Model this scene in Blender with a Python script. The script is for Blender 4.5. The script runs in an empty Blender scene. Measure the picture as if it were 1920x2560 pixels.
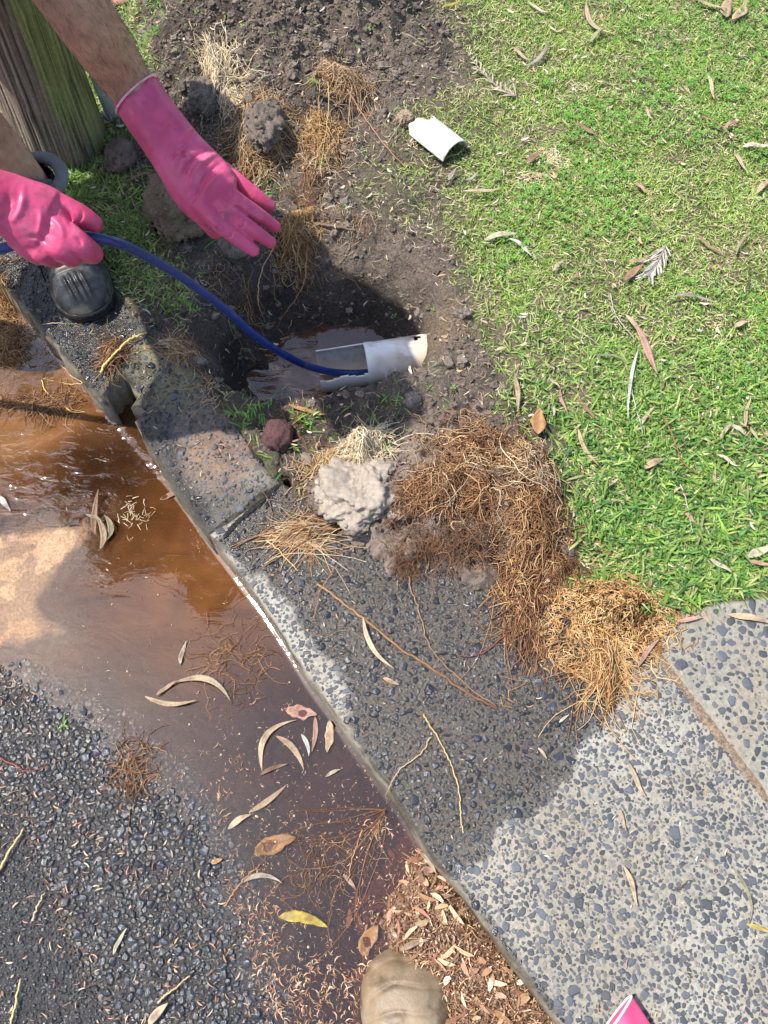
import bpy, bmesh, math, random
import numpy as np
from mathutils import Vector, Matrix, geometry as mgeo

SC = bpy.context.scene
COL = SC.collection
rng = np.random.default_rng(11)
random.seed(11)

# ------------------------------------------------------------------ camera
CAM_H, CAM_A, CAM_F = 1.27, math.radians(25.0), 1934.0
cd = bpy.data.cameras.new("camera")
cam = bpy.data.objects.new("camera", cd)
COL.objects.link(cam)
cd.sensor_fit = 'VERTICAL'
cd.sensor_height = 32.0
cd.lens = 32.0 * CAM_F / 2560.0
cd.clip_start, cd.clip_end = 0.02, 200.0
cam.location = (0, 0, CAM_H)
cam.rotation_euler = (CAM_A, 0, 0)
SC.camera = cam

# ------------------------------------------------------------------ light
SUN_EL = math.radians(61.0)
SHX, SHY = 0.99, -0.10                      # ground direction in which shadows fall
sh = math.hypot(SHX, SHY)
sun_to = Vector((-SHX / sh * math.cos(SUN_EL), -SHY / sh * math.cos(SUN_EL), math.sin(SUN_EL)))
W = bpy.data.worlds.new("World")
SC.world = W
W.use_nodes = True
wn = W.node_tree
sky = wn.nodes.new("ShaderNodeTexSky")
sky.sky_type = 'NISHITA'
sky.sun_disc = False
sky.sun_elevation = SUN_EL
sky.sun_rotation = math.atan2(sun_to.x, sun_to.y)
sky.air_density, sky.dust_density, sky.ozone_density = 1.0, 1.6, 1.0
wn.nodes["Background"].inputs[1].default_value = 0.128
wn.links.new(sky.outputs[0], wn.nodes["Background"].inputs[0])
sl = bpy.data.lights.new("sun", 'SUN')
sl.energy, sl.angle, sl.color = 3.5, math.radians(0.6), (1.0, 0.95, 0.87)
sun = bpy.data.objects.new("sun", sl)
COL.objects.link(sun)
sun.rotation_euler = (-sun_to).to_track_quat('-Z', 'Y').to_euler()
SC.view_settings.view_transform = 'Standard'
SC.view_settings.look = 'None'
SC.view_settings.gamma = 1.0
SC.view_settings.use_curve_mapping = False
SC.view_settings.exposure = 0.92
SC.render.engine = 'CYCLES'
SC.cycles.max_bounces = 6
SC.cycles.transparent_max_bounces = 12
SC.cycles.caustics_reflective = False
SC.cycles.caustics_refractive = False

# ------------------------------------------------------------------ placing
CA, SA = math.cos(CAM_A), math.sin(CAM_A)

def at(px, py, z=0.0):
    """photo pixel -> the point of the scene at height z"""
    xr, up = (px - 960.0) / CAM_F, (1280.0 - py) / CAM_F
    t = (CAM_H - z) / (CA - up * SA)
    return np.array([xr * t, (SA + up * CA) * t, z])

def ppm(px, py, z=0.0):
    """photo pixels per metre there"""
    up = (1280.0 - py) / CAM_F
    return CAM_F * (CA - up * SA) / (CAM_H - z)

def poly(pts, z=0.0):
    return np.array([at(p[0], p[1], z)[:2] for p in pts])

# ------------------------------------------------------------------ noise
_T2 = rng.random((256, 256))
_T3 = rng.random((64, 64, 64))

def vn2(x, y):
    xi, yi = np.floor(x).astype(int), np.floor(y).astype(int)
    fx, fy = x - xi, y - yi
    fx, fy = fx * fx * (3 - 2 * fx), fy * fy * (3 - 2 * fy)
    a, b, c, d = xi & 255, (xi + 1) & 255, yi & 255, (yi + 1) & 255
    return (_T2[a, c] * (1 - fx) + _T2[b, c] * fx) * (1 - fy) + (_T2[a, d] * (1 - fx) + _T2[b, d] * fx) * fy

def fbm(x, y, s, o=4, g=0.5, off=0.0):
    """fractal noise about -1..1, s = size of the largest feature"""
    x, y = np.asarray(x) / s + 37.1 + off, np.asarray(y) / s + 71.7 - off
    r, a, t = 0.0, 1.0, 0.0
    for k in range(o):
        r = r + a * (vn2(x, y) * 2 - 1)
        t += a
        a *= g
        x, y = x * 2.03 + 5.2, y * 2.03 + 1.7
    return r / t * 1.5

def vn3(p):
    i = np.floor(p).astype(int)
    f = p - i
    f = f * f * (3 - 2 * f)
    i0, i1 = i & 63, (i + 1) & 63
    r = 0.0
    for a in (0, 1):
        for b in (0, 1):
            for c in (0, 1):
                w = (f[:, 0] if a else 1 - f[:, 0]) * (f[:, 1] if b else 1 - f[:, 1]) * (f[:, 2] if c else 1 - f[:, 2])
                r = r + w * _T3[(i1 if a else i0)[:, 0], (i1 if b else i0)[:, 1], (i1 if c else i0)[:, 2]]
    return r

def fbm3(p, s, o=4, g=0.5, off=0.0):
    p = np.asarray(p) / s + 11.3 + off
    r, a, t = 0.0, 1.0, 0.0
    for k in range(o):
        r = r + a * (vn3(p) * 2 - 1)
        t += a
        a *= g
        p = p * 2.03 + 3.1
    return r / t * 1.5

def sstep(a, b, x):
    t = np.clip((np.asarray(x) - a) / (b - a), 0, 1)
    return t * t * (3 - 2 * t)

def mixc(a, b, t):
    t = np.asarray(t)[..., None]
    return np.asarray(a) * (1 - t) + np.asarray(b) * t

def inside(P, Q):
    x, y = P[:, 0], P[:, 1]
    r = np.zeros(len(P), bool)
    for (x0, y0), (x1, y1) in zip(Q, np.roll(Q, -1, 0)):
        if y0 == y1:
            continue
        c = (y0 > y) != (y1 > y)
        r ^= c & (x < (x1 - x0) * (y - y0) / (y1 - y0) + x0)
    return r

def linedist(P, Q, closed=True):
    d = np.full(len(P), 1e9)
    n = len(Q)
    for i in range(n if closed else n - 1):
        a, b = Q[i], Q[(i + 1) % n]
        e = b - a
        t = np.clip(((P - a) @ e) / max(e @ e, 1e-12), 0, 1)
        q = P - a - t[:, None] * e
        d = np.minimum(d, q[:, 0] ** 2 + q[:, 1] ** 2)
    return np.sqrt(d)

def sdist(P, Q):
    """signed distance to a polygon, positive inside"""
    d = linedist(P, Q)
    return np.where(inside(P, Q), d, -d)

# ------------------------------------------------------------------ meshes
def make_mesh(name, V, faces, mat=None, col=None, smooth=True, fl=None):
    V = np.asarray(V, np.float32).reshape(-1, 3)
    if not isinstance(faces, (list, tuple)):
        faces = [faces]
    faces = [np.asarray(f, np.int32) for f in faces if len(f)]
    me = bpy.data.meshes.new(name)
    me.vertices.add(len(V))
    me.vertices.foreach_set("co", V.ravel())
    loops = np.concatenate([f.ravel() for f in faces])
    tot = np.concatenate([np.full(len(f), f.shape[1], np.int32) for f in faces])
    start = np.concatenate([[0], np.cumsum(tot)[:-1]]).astype(np.int32)
    me.loops.add(len(loops))
    me.loops.foreach_set("vertex_index", loops)
    me.polygons.add(len(tot))
    me.polygons.foreach_set("loop_start", start)
    me.polygons.foreach_set("loop_total", tot)
    me.polygons.foreach_set("use_smooth", np.full(len(tot), bool(smooth)))
    me.update(calc_edges=True)
    if col is not None:
        c = np.ones((len(V), 4), np.float32)
        c[:, :3] = col
        a = me.color_attributes.new("Col", 'FLOAT_COLOR', 'POINT')
        a.data.foreach_set("color", c.ravel())
    for k, v in (fl or {}).items():
        a = me.attributes.new(k, 'FLOAT', 'POINT')
        a.data.foreach_set("value", np.broadcast_to(np.asarray(v, np.float32), (len(V),)).copy())
    if mat is not None:
        me.materials.append(mat)
    return me

def link(name, me, parent=None, loc=None):
    o = bpy.data.objects.new(name, me)
    COL.objects.link(o)
    if parent is not None:
        o.parent = parent
    if loc is not None:
        o.location = loc
    return o

def obj(name, V, faces, mat=None, col=None, parent=None, base=None, smooth=True, fl=None):
    """one mesh object; with base its origin stands there, with parent its points are relative to the parent's origin"""
    V = np.asarray(V, float).reshape(-1, 3)
    if parent is not None:
        V = V - np.array(parent.get("_b", (0, 0, 0)))
    elif base is not None:
        V = V - np.asarray(base)
    o = link(name, make_mesh(name, V, faces, mat, col, smooth, fl), parent, None if base is None or parent is not None else base)
    if base is not None and parent is None:
        o["_b"] = [float(v) for v in base]
    elif parent is not None:
        o["_b"] = list(parent.get("_b", (0, 0, 0)))
    return o

def tag(o, label=None, cat=None, group=None, kind=None):
    if label: o["label"] = label
    if cat: o["category"] = cat
    if group: o["group"] = group
    if kind: o["kind"] = kind
    return o

def thing(name, label, cat, base, group=None):
    o = bpy.data.objects.new(name, None)
    COL.objects.link(o)
    o.empty_display_size = 0.05
    o.location = base
    o["_b"] = [float(v) for v in base]
    return tag(o, label, cat, group)

def baked(name, me, mods, mat=None):
    """mesh with modifiers applied, as a new mesh"""
    o = bpy.data.objects.new("tmp", me)
    COL.objects.link(o)
    for f in mods:
        f(o)
    dg = bpy.context.evaluated_depsgraph_get()
    m2 = bpy.data.meshes.new_from_object(o.evaluated_get(dg))
    m2.name = name
    bpy.data.objects.remove(o)
    m2.polygons.foreach_set("use_smooth", np.ones(len(m2.polygons), bool))
    if mat is not None:
        m2.materials.clear()
        m2.materials.append(mat)
    return m2

def verts_of(me):
    v = np.empty(len(me.vertices) * 3, np.float32)
    me.vertices.foreach_get("co", v)
    return v.reshape(-1, 3).astype(float)

def set_verts(me, V):
    me.vertices.foreach_set("co", np.asarray(V, np.float32).ravel())
    me.update()

def set_col(me, C):
    c = np.ones((len(me.vertices), 4), np.float32)
    c[:, :3] = C
    a = me.color_attributes.get("Col") or me.color_attributes.new("Col", 'FLOAT_COLOR', 'POINT')
    a.data.foreach_set("color", c.ravel())

def catmull(P, n):
    P = np.asarray(P, float)
    Q = np.vstack([2 * P[0] - P[1], P, 2 * P[-1] - P[-2]])
    out = []
    for i in range(1, len(Q) - 2):
        for t in np.linspace(0, 1, n, endpoint=False):
            a, b, c, d = Q[i - 1], Q[i], Q[i + 1], Q[i + 2]
            out.append(0.5 * (2 * b + (c - a) * t + (2 * a - 5 * b + 4 * c - d) * t * t + (3 * b - a - 3 * c + d) * t ** 3))
    out.append(Q[-2])
    return np.array(out)

def tubes(C, R, sides=3):
    """many tubes at once: C (N,K,3) centre lines, R (N,K) radii -> V, quads"""
    N, K, _ = C.shape
    T = np.gradient(C, axis=1)
    T /= np.linalg.norm(T, axis=2, keepdims=True) + 1e-12
    up = np.zeros_like(T)
    up[..., 2] = 1
    flat = np.abs(T[..., 2]) > 0.93
    up[flat] = (1, 0, 0)
    U = np.cross(T, up)
    U /= np.linalg.norm(U, axis=2, keepdims=True) + 1e-12
    Vv = np.cross(T, U)
    a = np.arange(sides) * 2 * np.pi / sides
    V = C[:, :, None] + R[:, :, None, None] * (np.cos(a)[:, None] * U[:, :, None] + np.sin(a)[:, None] * Vv[:, :, None])
    idx = np.arange(N * K * sides).reshape(N, K, sides)
    q = np.stack([idx[:, :-1], np.roll(idx, -1, 2)[:, :-1], np.roll(idx, -1, 2)[:, 1:], idx[:, 1:]], -1).reshape(-1, 4)
    return V.reshape(-1, 3), q

def ring_tube(C, R, sides=14, up=(0, 0, 1), flat=1.0, cap=True):
    """one closed tube along C; flat squeezes it along the direction nearest up; parallel frames"""
    C = np.asarray(C, float)
    R = np.asarray(R, float) * np.ones(len(C))
    fl = np.asarray(flat, float) * np.ones(len(C))
    T = np.gradient(C, axis=0)
    T /= np.linalg.norm(T, axis=1, keepdims=True)
    up = np.asarray(up, float) * np.ones((len(C), 1)) if np.ndim(up) == 1 else np.asarray(up)
    N = up - (up * T).sum(1, keepdims=True) * T
    N /= np.linalg.norm(N, axis=1, keepdims=True) + 1e-9
    B = np.cross(T, N)
    a = np.arange(sides) * 2 * np.pi / sides
    V = C[:, None] + R[:, None, None] * (np.cos(a)[None, :, None] * B[:, None] + fl[:, None, None] * np.sin(a)[None, :, None] * N[:, None])
    K = len(C)
    idx = np.arange(K * sides).reshape(K, sides)
    q = np.stack([idx[:-1], np.roll(idx, -1, 1)[:-1], np.roll(idx, -1, 1)[1:], idx[1:]], -1).reshape(-1, 4)
    V = V.reshape(-1, 3)
    tris = np.zeros((0, 3), int)
    if cap:
        V = np.vstack([V, C[0] - T[0] * R[0] * 0.5, C[-1] + T[-1] * R[-1] * 0.75])
        n = K * sides
        i0, i1 = idx[0], idx[-1]
        tris = np.vstack([np.stack([np.roll(i0, -1), i0, np.full(sides, n)], -1), np.stack([i1, np.roll(i1, -1), np.full(sides, n + 1)], -1)])
    return V, q, tris

class Bag:
    """collects shapes of one mesh"""
    def __init__(s):
        s.V, s.Q, s.T, s.C, s.n = [], [], [], [], 0
    def add(s, V, q=None, t=None, c=None):
        s.V.append(V)
        if q is not None and len(q): s.Q.append(np.asarray(q) + s.n)
        if t is not None and len(t): s.T.append(np.asarray(t) + s.n)
        s.C.append(np.ones((len(V), 3)) * (0.5 if c is None else np.asarray(c)))
        s.n += len(V)
        return s
    def faces(s):
        return [np.concatenate(x) for x in (s.Q, s.T) if x]
    def build(s, name, mat, parent=None, base=None, smooth=True, colored=True):
        return obj(name, np.concatenate(s.V), s.faces(), mat, np.concatenate(s.C) if colored else None, parent, base, smooth)
    def mesh(s, name, mat=None):
        return make_mesh(name, np.concatenate(s.V), s.faces(), mat, np.concatenate(s.C))

_ICO = {}
def ico(n):
    if n not in _ICO:
        bm = bmesh.new()
        bmesh.ops.create_icosphere(bm, subdivisions=n, radius=1.0)
        _ICO[n] = (np.array([v.co[:] for v in bm.verts]), np.array([[v.index for v in f.verts] for f in bm.faces]))
        bm.free()
    return _ICO[n]

# ------------------------------------------------------------------ materials
def nodes(m):
    m.use_nodes = True
    return m.node_tree.nodes, m.node_tree.links

def mat(name, color=None, rough=0.7, spec=0.5, var=0.25, vscale=120.0, bump=0.0, bscale=400.0, bdist=0.002,
        attr=True, sss=0.0, translucent=0.0, coat=0.0, rvar=0.0, objrand=0.0, bump2=0.0, b2scale=60.0, wave=None, metallic=0.0):
    """principled surface: colour from the mesh's own colours (attr) or one colour, varied by noise, with fine relief"""
    m = bpy.data.materials.new(name)
    N, L = nodes(m)
    p = N["Principled BSDF"]
    out = N["Material Output"]
    tc = N.new("ShaderNodeTexCoord")
    if color is None:
        a = N.new("ShaderNodeAttribute"); a.attribute_name = "Col"
        c = a.outputs["Color"]
    else:
        r = N.new("ShaderNodeRGB"); r.outputs[0].default_value = (*color, 1)
        c = r.outputs[0]
    if var > 0:
        n = N.new("ShaderNodeTexNoise"); n.inputs["Scale"].default_value = vscale; n.inputs["Detail"].default_value = 5.0
        L.new(tc.outputs["Object"], n.inputs["Vector"])
        mr = N.new("ShaderNodeMapRange")
        mr.inputs[1].default_value, mr.inputs[2].default_value = 0.25, 0.75
        mr.inputs[3].default_value, mr.inputs[4].default_value = 1 - var, 1 + var
        L.new(n.outputs["Fac"], mr.inputs[0])
        mu = N.new("ShaderNodeVectorMath"); mu.operation = 'SCALE'
        L.new(c, mu.inputs[0]); L.new(mr.outputs[0], mu.inputs["Scale"])
        c = mu.outputs[0]
        if rvar > 0:
            m2 = N.new("ShaderNodeMapRange")
            m2.inputs[1].default_value, m2.inputs[2].default_value = 0.3, 0.7
            m2.inputs[3].default_value, m2.inputs[4].default_value = max(0.02, rough - rvar), min(1, rough + rvar)
            L.new(n.outputs["Fac"], m2.inputs[0]); L.new(m2.outputs[0], p.inputs["Roughness"])
    if objrand > 0:
        oi = N.new("ShaderNodeObjectInfo")
        mr = N.new("ShaderNodeMapRange")
        mr.inputs[3].default_value, mr.inputs[4].default_value = 1 - objrand, 1 + objrand
        L.new(oi.outputs["Random"], mr.inputs[0])
        mu = N.new("ShaderNodeVectorMath"); mu.operation = 'SCALE'
        L.new(c, mu.inputs[0]); L.new(mr.outputs[0], mu.inputs["Scale"])
        c = mu.outputs[0]
    L.new(c, p.inputs["Base Color"])
    if not (rvar > 0 and var > 0):
        p.inputs["Roughness"].default_value = rough
    p.inputs["Specular IOR Level"].default_value = spec
    p.inputs["Metallic"].default_value = metallic
    p.inputs["Coat Weight"].default_value = coat
    p.inputs["Coat Roughness"].default_value = 0.12
    if sss > 0:
        p.inputs["Subsurface Weight"].default_value = sss
        p.inputs["Subsurface Radius"].default_value = (0.01, 0.004, 0.002)
        p.inputs["Subsurface Scale"].default_value = 0.5
    last = None
    for st, sc, di in ((bump, bscale, bdist), (bump2, b2scale, bdist * 3)):
        if st > 0:
            n = N.new("ShaderNodeTexNoise"); n.inputs["Scale"].default_value = sc; n.inputs["Detail"].default_value = 6.0
            n.inputs["Roughness"].default_value = 0.65
            L.new(tc.outputs["Object"], n.inputs["Vector"])
            b = N.new("ShaderNodeBump"); b.inputs["Strength"].default_value = st; b.inputs["Distance"].default_value = di
            L.new(n.outputs["Fac"], b.inputs["Height"])
            if last is not None: L.new(last, b.inputs["Normal"])
            last = b.outputs[0]
    if last is not None:
        L.new(last, p.inputs["Normal"])
    if translucent > 0:
        t = N.new("ShaderNodeBsdfTranslucent")
        L.new(c, t.inputs["Color"])
        mx = N.new("ShaderNodeMixShader"); mx.inputs[0].default_value = translucent
        L.new(p.outputs[0], mx.inputs[1]); L.new(t.outputs[0], mx.inputs[2])
        L.new(mx.outputs[0], out.inputs["Surface"])
    return m

def wet_mat(name, wet_dark=0.34, r_dry=0.85, r_wet=0.22, var=0.35, vscale=90.0, bump=0.5, bscale=500.0, bdist=0.002, edge=0.35, spec=0.5, bump2=0.0, b2scale=80.0):
    """porous surface (soil, concrete): the Wet value of the mesh darkens its colour and makes it shine"""
    m = mat(name, None, r_dry, spec, var, vscale, bump, bscale, bdist, bump2=bump2, b2scale=b2scale)
    N, L = m.node_tree.nodes, m.node_tree.links
    p = N["Principled BSDF"]
    base = p.inputs["Base Color"].links[0].from_socket
    tc = N.new("ShaderNodeTexCoord")
    a = N.new("ShaderNodeAttribute"); a.attribute_name = "Wet"
    n = N.new("ShaderNodeTexNoise"); n.inputs["Scale"].default_value = 45.0; n.inputs["Detail"].default_value = 7.0
    L.new(tc.outputs["Object"], n.inputs["Vector"])
    s = N.new("ShaderNodeMath"); s.operation = 'MULTIPLY_ADD'
    s.inputs[1].default_value = edge * 2; s.inputs[2].default_value = -edge
    L.new(n.outputs["Fac"], s.inputs[0])
    ad = N.new("ShaderNodeMath"); ad.operation = 'ADD'
    L.new(a.outputs["Fac"], ad.inputs[0]); L.new(s.outputs[0], ad.inputs[1])
    w = N.new("ShaderNodeMapRange"); w.interpolation_type = 'SMOOTHSTEP'
    w.inputs[1].default_value, w.inputs[2].default_value = 0.3, 0.7
    L.new(ad.outputs[0], w.inputs[0])
    dk = N.new("ShaderNodeMapRange"); dk.inputs[3].default_value, dk.inputs[4].default_value = 1.0, wet_dark
    L.new(w.outputs[0], dk.inputs[0])
    mu = N.new("ShaderNodeVectorMath"); mu.operation = 'SCALE'
    L.new(base, mu.inputs[0]); L.new(dk.outputs[0], mu.inputs["Scale"])
    L.new(mu.outputs[0], p.inputs["Base Color"])
    ro = N.new("ShaderNodeMapRange"); ro.inputs[3].default_value, ro.inputs[4].default_value = r_dry, r_wet
    L.new(w.outputs[0], ro.inputs[0]); L.new(ro.outputs[0], p.inputs["Roughness"])
    return m

def water_mat(name, ior=1.5):
    """muddy water: sediment (diffuse) in a tinted clear film with a reflecting top"""
    m = bpy.data.materials.new(name)
    N, L = nodes(m)
    N.remove(N["Principled BSDF"])
    out = N["Material Output"]
    tc = N.new("ShaderNodeTexCoord")
    ca = N.new("ShaderNodeAttribute"); ca.attribute_name = "Col"
    tu = N.new("ShaderNodeAttribute"); tu.attribute_name = "Turb"
    ri = N.new("ShaderNodeAttribute"); ri.attribute_name = "Rip"
    mp = N.new("ShaderNodeMapping"); mp.inputs["Rotation"].default_value = (0, 0, math.radians(20)); mp.inputs["Scale"].default_value = (0.55, 1.0, 1.0)
    L.new(tc.outputs["Object"], mp.inputs["Vector"])
    n = N.new("ShaderNodeTexNoise"); n.inputs["Scale"].default_value = 38.0; n.inputs["Detail"].default_value = 3.0; n.inputs["Distortion"].default_value = 0.8
    L.new(mp.outputs[0], n.inputs["Vector"])
    b = N.new("ShaderNodeBump"); b.inputs["Distance"].default_value = 0.006
    L.new(ri.outputs["Fac"], b.inputs["Strength"]); L.new(n.outputs["Fac"], b.inputs["Height"])
    cn = N.new("ShaderNodeTexNoise"); cn.inputs["Scale"].default_value = 14.0; cn.inputs["Detail"].default_value = 6.0; cn.inputs["Distortion"].default_value = 0.6
    L.new(mp.outputs[0], cn.inputs["Vector"])
    mr = N.new("ShaderNodeMapRange"); mr.inputs[1].default_value, mr.inputs[2].default_value, mr.inputs[3].default_value, mr.inputs[4].default_value = 0.3, 0.7, 0.65, 1.3
    L.new(cn.outputs["Fac"], mr.inputs[0])
    sc = N.new("ShaderNodeVectorMath"); sc.operation = 'SCALE'
    L.new(ca.outputs["Color"], sc.inputs[0]); L.new(mr.outputs[0], sc.inputs["Scale"])
    df = N.new("ShaderNodeBsdfDiffuse"); L.new(sc.outputs[0], df.inputs["Color"])
    tr = N.new("ShaderNodeBsdfTransparent")
    de = N.new("ShaderNodeAttribute"); de.attribute_name = "Dep"
    tm = N.new("ShaderNodeMix"); tm.data_type = 'RGBA'
    tm.inputs[6].default_value, tm.inputs[7].default_value = (.97, .95, .92, 1), (0.66, 0.44, 0.29, 1)
    L.new(de.outputs["Fac"], tm.inputs[0]); L.new(tm.outputs[2], tr.inputs[0])
    gl = N.new("ShaderNodeBsdfGlossy"); gl.inputs["Roughness"].default_value = 0.03
    L.new(b.outputs[0], gl.inputs["Normal"])
    fr = N.new("ShaderNodeFresnel"); fr.inputs["IOR"].default_value = ior
    L.new(b.outputs[0], fr.inputs["Normal"])
    m1 = N.new("ShaderNodeMixShader"); m2 = N.new("ShaderNodeMixShader")
    L.new(tu.outputs["Fac"], m1.inputs[0]); L.new(tr.outputs[0], m1.inputs[1]); L.new(df.outputs[0], m1.inputs[2])
    L.new(fr.outputs[0], m2.inputs[0]); L.new(m1.outputs[0], m2.inputs[1]); L.new(gl.outputs[0], m2.inputs[2])
    L.new(m2.outputs[0], out.inputs["Surface"])
    return m

M_soil = wet_mat("soil", 0.50, 0.95, 0.30, 0.55, 190.0, 1.0, 330.0, 0.007, 0.3, 0.4, 0.8, 120.0)
M_conc = wet_mat("concrete", 0.30, 0.9, 0.20, 0.26, 170.0, 0.7, 600.0, 0.0022, 0.3, 0.5, 0.5, 140.0)
M_road = wet_mat("road_binder", 0.35, 0.8, 0.11, 0.4, 200.0, 0.8, 500.0, 0.003, 0.2, 0.6, 0.5, 150.0)
M_stone = wet_mat("stone", 0.42, 0.6, 0.19, 0.3, 300.0, 0.5, 500.0, 0.0014, 0.1, 0.5)
M_grass = mat("grass_blade", None, 0.5, 0.4, 0.15, 40.0, translucent=0.3)
M_straw = mat("dry_straw", None, 0.75, 0.3, 0.2, 200.0, translucent=0.1)
M_root = mat("root_fibre", None, 0.7, 0.35, 0.22, 260.0)
M_leaf = mat("dry_leaf", None, 0.6, 0.4, 0.28, 230.0, 0.4, 500.0, 0.0008, translucent=0.12)
M_clod = mat("clod_soil", None, 0.95, 0.25, 0.4, 250.0, 0.9, 500.0, 0.003)
M_mud = mat("wet_mud", None, 0.55, 0.45, 0.3, 160.0, 0.7, 420.0, 0.0025, rvar=0.2)

# ================================================================== LARGE STRUCTURE
Z_W = -0.080                    # gutter water
Z_HW = -0.156                   # water in the hole
KD = np.array([0.63, -0.777])   # along the kerb, towards the camera
KN = np.array([0.777, 0.63])    # from the road into the lawn

front_px = [(-150, 570), (0, 733), (60, 790), (115, 855), (160, 905), (200, 960), (250, 1020), (298, 1062),
            (288, 1036), (309, 1032), (303, 1008), (322, 1006), (330, 984), (350, 996), (351, 1018), (370, 1030), (362, 1058), (377, 1078), (366, 1100), (371, 1124),
            (420, 1206), (480, 1290), (545, 1377), (600, 1450), (660, 1530), (720, 1620), (780, 1718), (840, 1800), (880, 1862),
            (950, 1955), (1007, 2036), (1060, 2128), (1170, 2268), (1273, 2407), (1354, 2520), (1450, 2650)]
front = poly(front_px, Z_W)
NE = 20
front_line = np.vstack([front[0] - KD * 8, front[:8], front[NE:], front[-1] + KD * 8])     # without the notch
i_joint = 22
kerb_back = poly([(705, 1208), (602, 1070), (530, 962), (458, 858), (405, 812), (325, 768), (215, 660), (95, 540), (-70, 400)])
kerb_out = np.vstack([front[0] - KD * 8, front[:i_joint + 1], kerb_back, kerb_back[-1] - KD * 8])
slab_back = poly([(705, 1208), (800, 1262), (900, 1300), (1050, 1350), (1200, 1405), (1330, 1455), (1450, 1500), (1560, 1530), (1610, 1545)])
joint = poly([(1610, 1545), (1640, 1630), (1700, 1712), (1760, 1790), (1840, 1895), (1920, 2000), (2150, 2320)])
jdir = joint[-1] - joint[-2]; jdir /= np.linalg.norm(jdir)
drive_out = np.vstack([slab_back, joint[1:], joint[-1] + jdir * 3.5, front[-1] + KD * 3, front[::-1][:len(front) - i_joint]])
foot_out = np.vstack([poly([(1610, 1545), (1700, 1530), (1800, 1505), (1900, 1490), (2100, 1470)]), at(2100, 1470)[:2] + np.array([3.5, .1]), joint[-1] + jdir * 3.5 + np.array([3, 0]), joint[-1] + jdir * 3.5, joint[:0:-1]])
notch_poly = np.vstack([front[7:21], front[NE] - KN * .02, front[7] - KN * .02])
road_poly = np.vstack([front_line, front_line[-1] - KN * 9, front_line[0] - KN * 9])
concrete_all = [kerb_out, drive_out, foot_out]

soil_poly = poly([(250, -330), (330, -20), (345, 80), (400, 150), (350, 300), (330, 390), (385, 480), (450, 640), (470, 720), (420, 780), (300, 770), (120, 620),
                  (300, 860), (600, 1100), (690, 1180), (760, 1260), (1000, 1350), (1330, 1480), (1405, 1440), (1395, 1300), (1345, 1120),
                  (1300, 1040), (1322, 980), (1295, 905), (1210, 830), (1165, 760), (1150, 680), (1110, 610), (1020, 545), (930, 490), (950, 400), (1000, 300),
                  (1090, 225), (1170, 180), (1150, 60), (1080, -60), (1000, -330)])
hole_poly = poly([(505, 935), (478, 840), (500, 735), (560, 650), (660, 590), (800, 560), (930, 565), (1040, 600), (1115, 690), (1130, 790), (1095, 890), (1010, 955), (900, 985), (760, 1005), (640, 1000), (560, 975)])
MOUND = [(720, -10, .30, .17), (560, 60, .10, .05), (640, 150, .12, .055), (460, 190, .085, .07), (760, 240, .10, .03), (900, 60, .13, .05), (1000, 110, .12, .03), (520, 260, .08, .04),
         (480, 130, .07, .03), (640, 330, .09, .035), (790, 300, .08, .03), (430, 560, .07, .02),
         (1150, 1170, .12, .03), (1290, 1250, .10, .03), (1060, 1290, .10, .025), (620, 640, .05, .012), (1020, 1040, .10, .012)]
MOUND = [(at(a, b)[0], at(a, b)[1], r, h) for a, b, r, h in MOUND]
y_near, y_far = at(760, 1005)[1], at(800, 560)[1]
# soil also carried by the hole's far wall: how far inside it one has to go to reach the floor

def soil_amount(P):
    s = sdist(P, soil_poly) + 0.062 * fbm(P[:, 0], P[:, 1], .13, 6, .6)
    s = sstep(-0.05, 0.045, s)
    s = np.maximum(s, .62 * (1 - sstep(.0, .15, -sdist(P, soil_poly))) * sstep(-.35, .35, fbm(P[:, 0], P[:, 1], .09, 5, .6, off=18)))
    bare = fbm(P[:, 0], P[:, 1], .22, 4, off=9.0)             # bald spots of the lawn
    near = sstep(1.3, 0.3, np.linalg.norm(P - at(1080, 560)[:2], axis=1) / .45)
    return np.clip(np.maximum(s, 0.75 * near * sstep(0.0, 0.5, bare + .12)), 0, 1)

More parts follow.
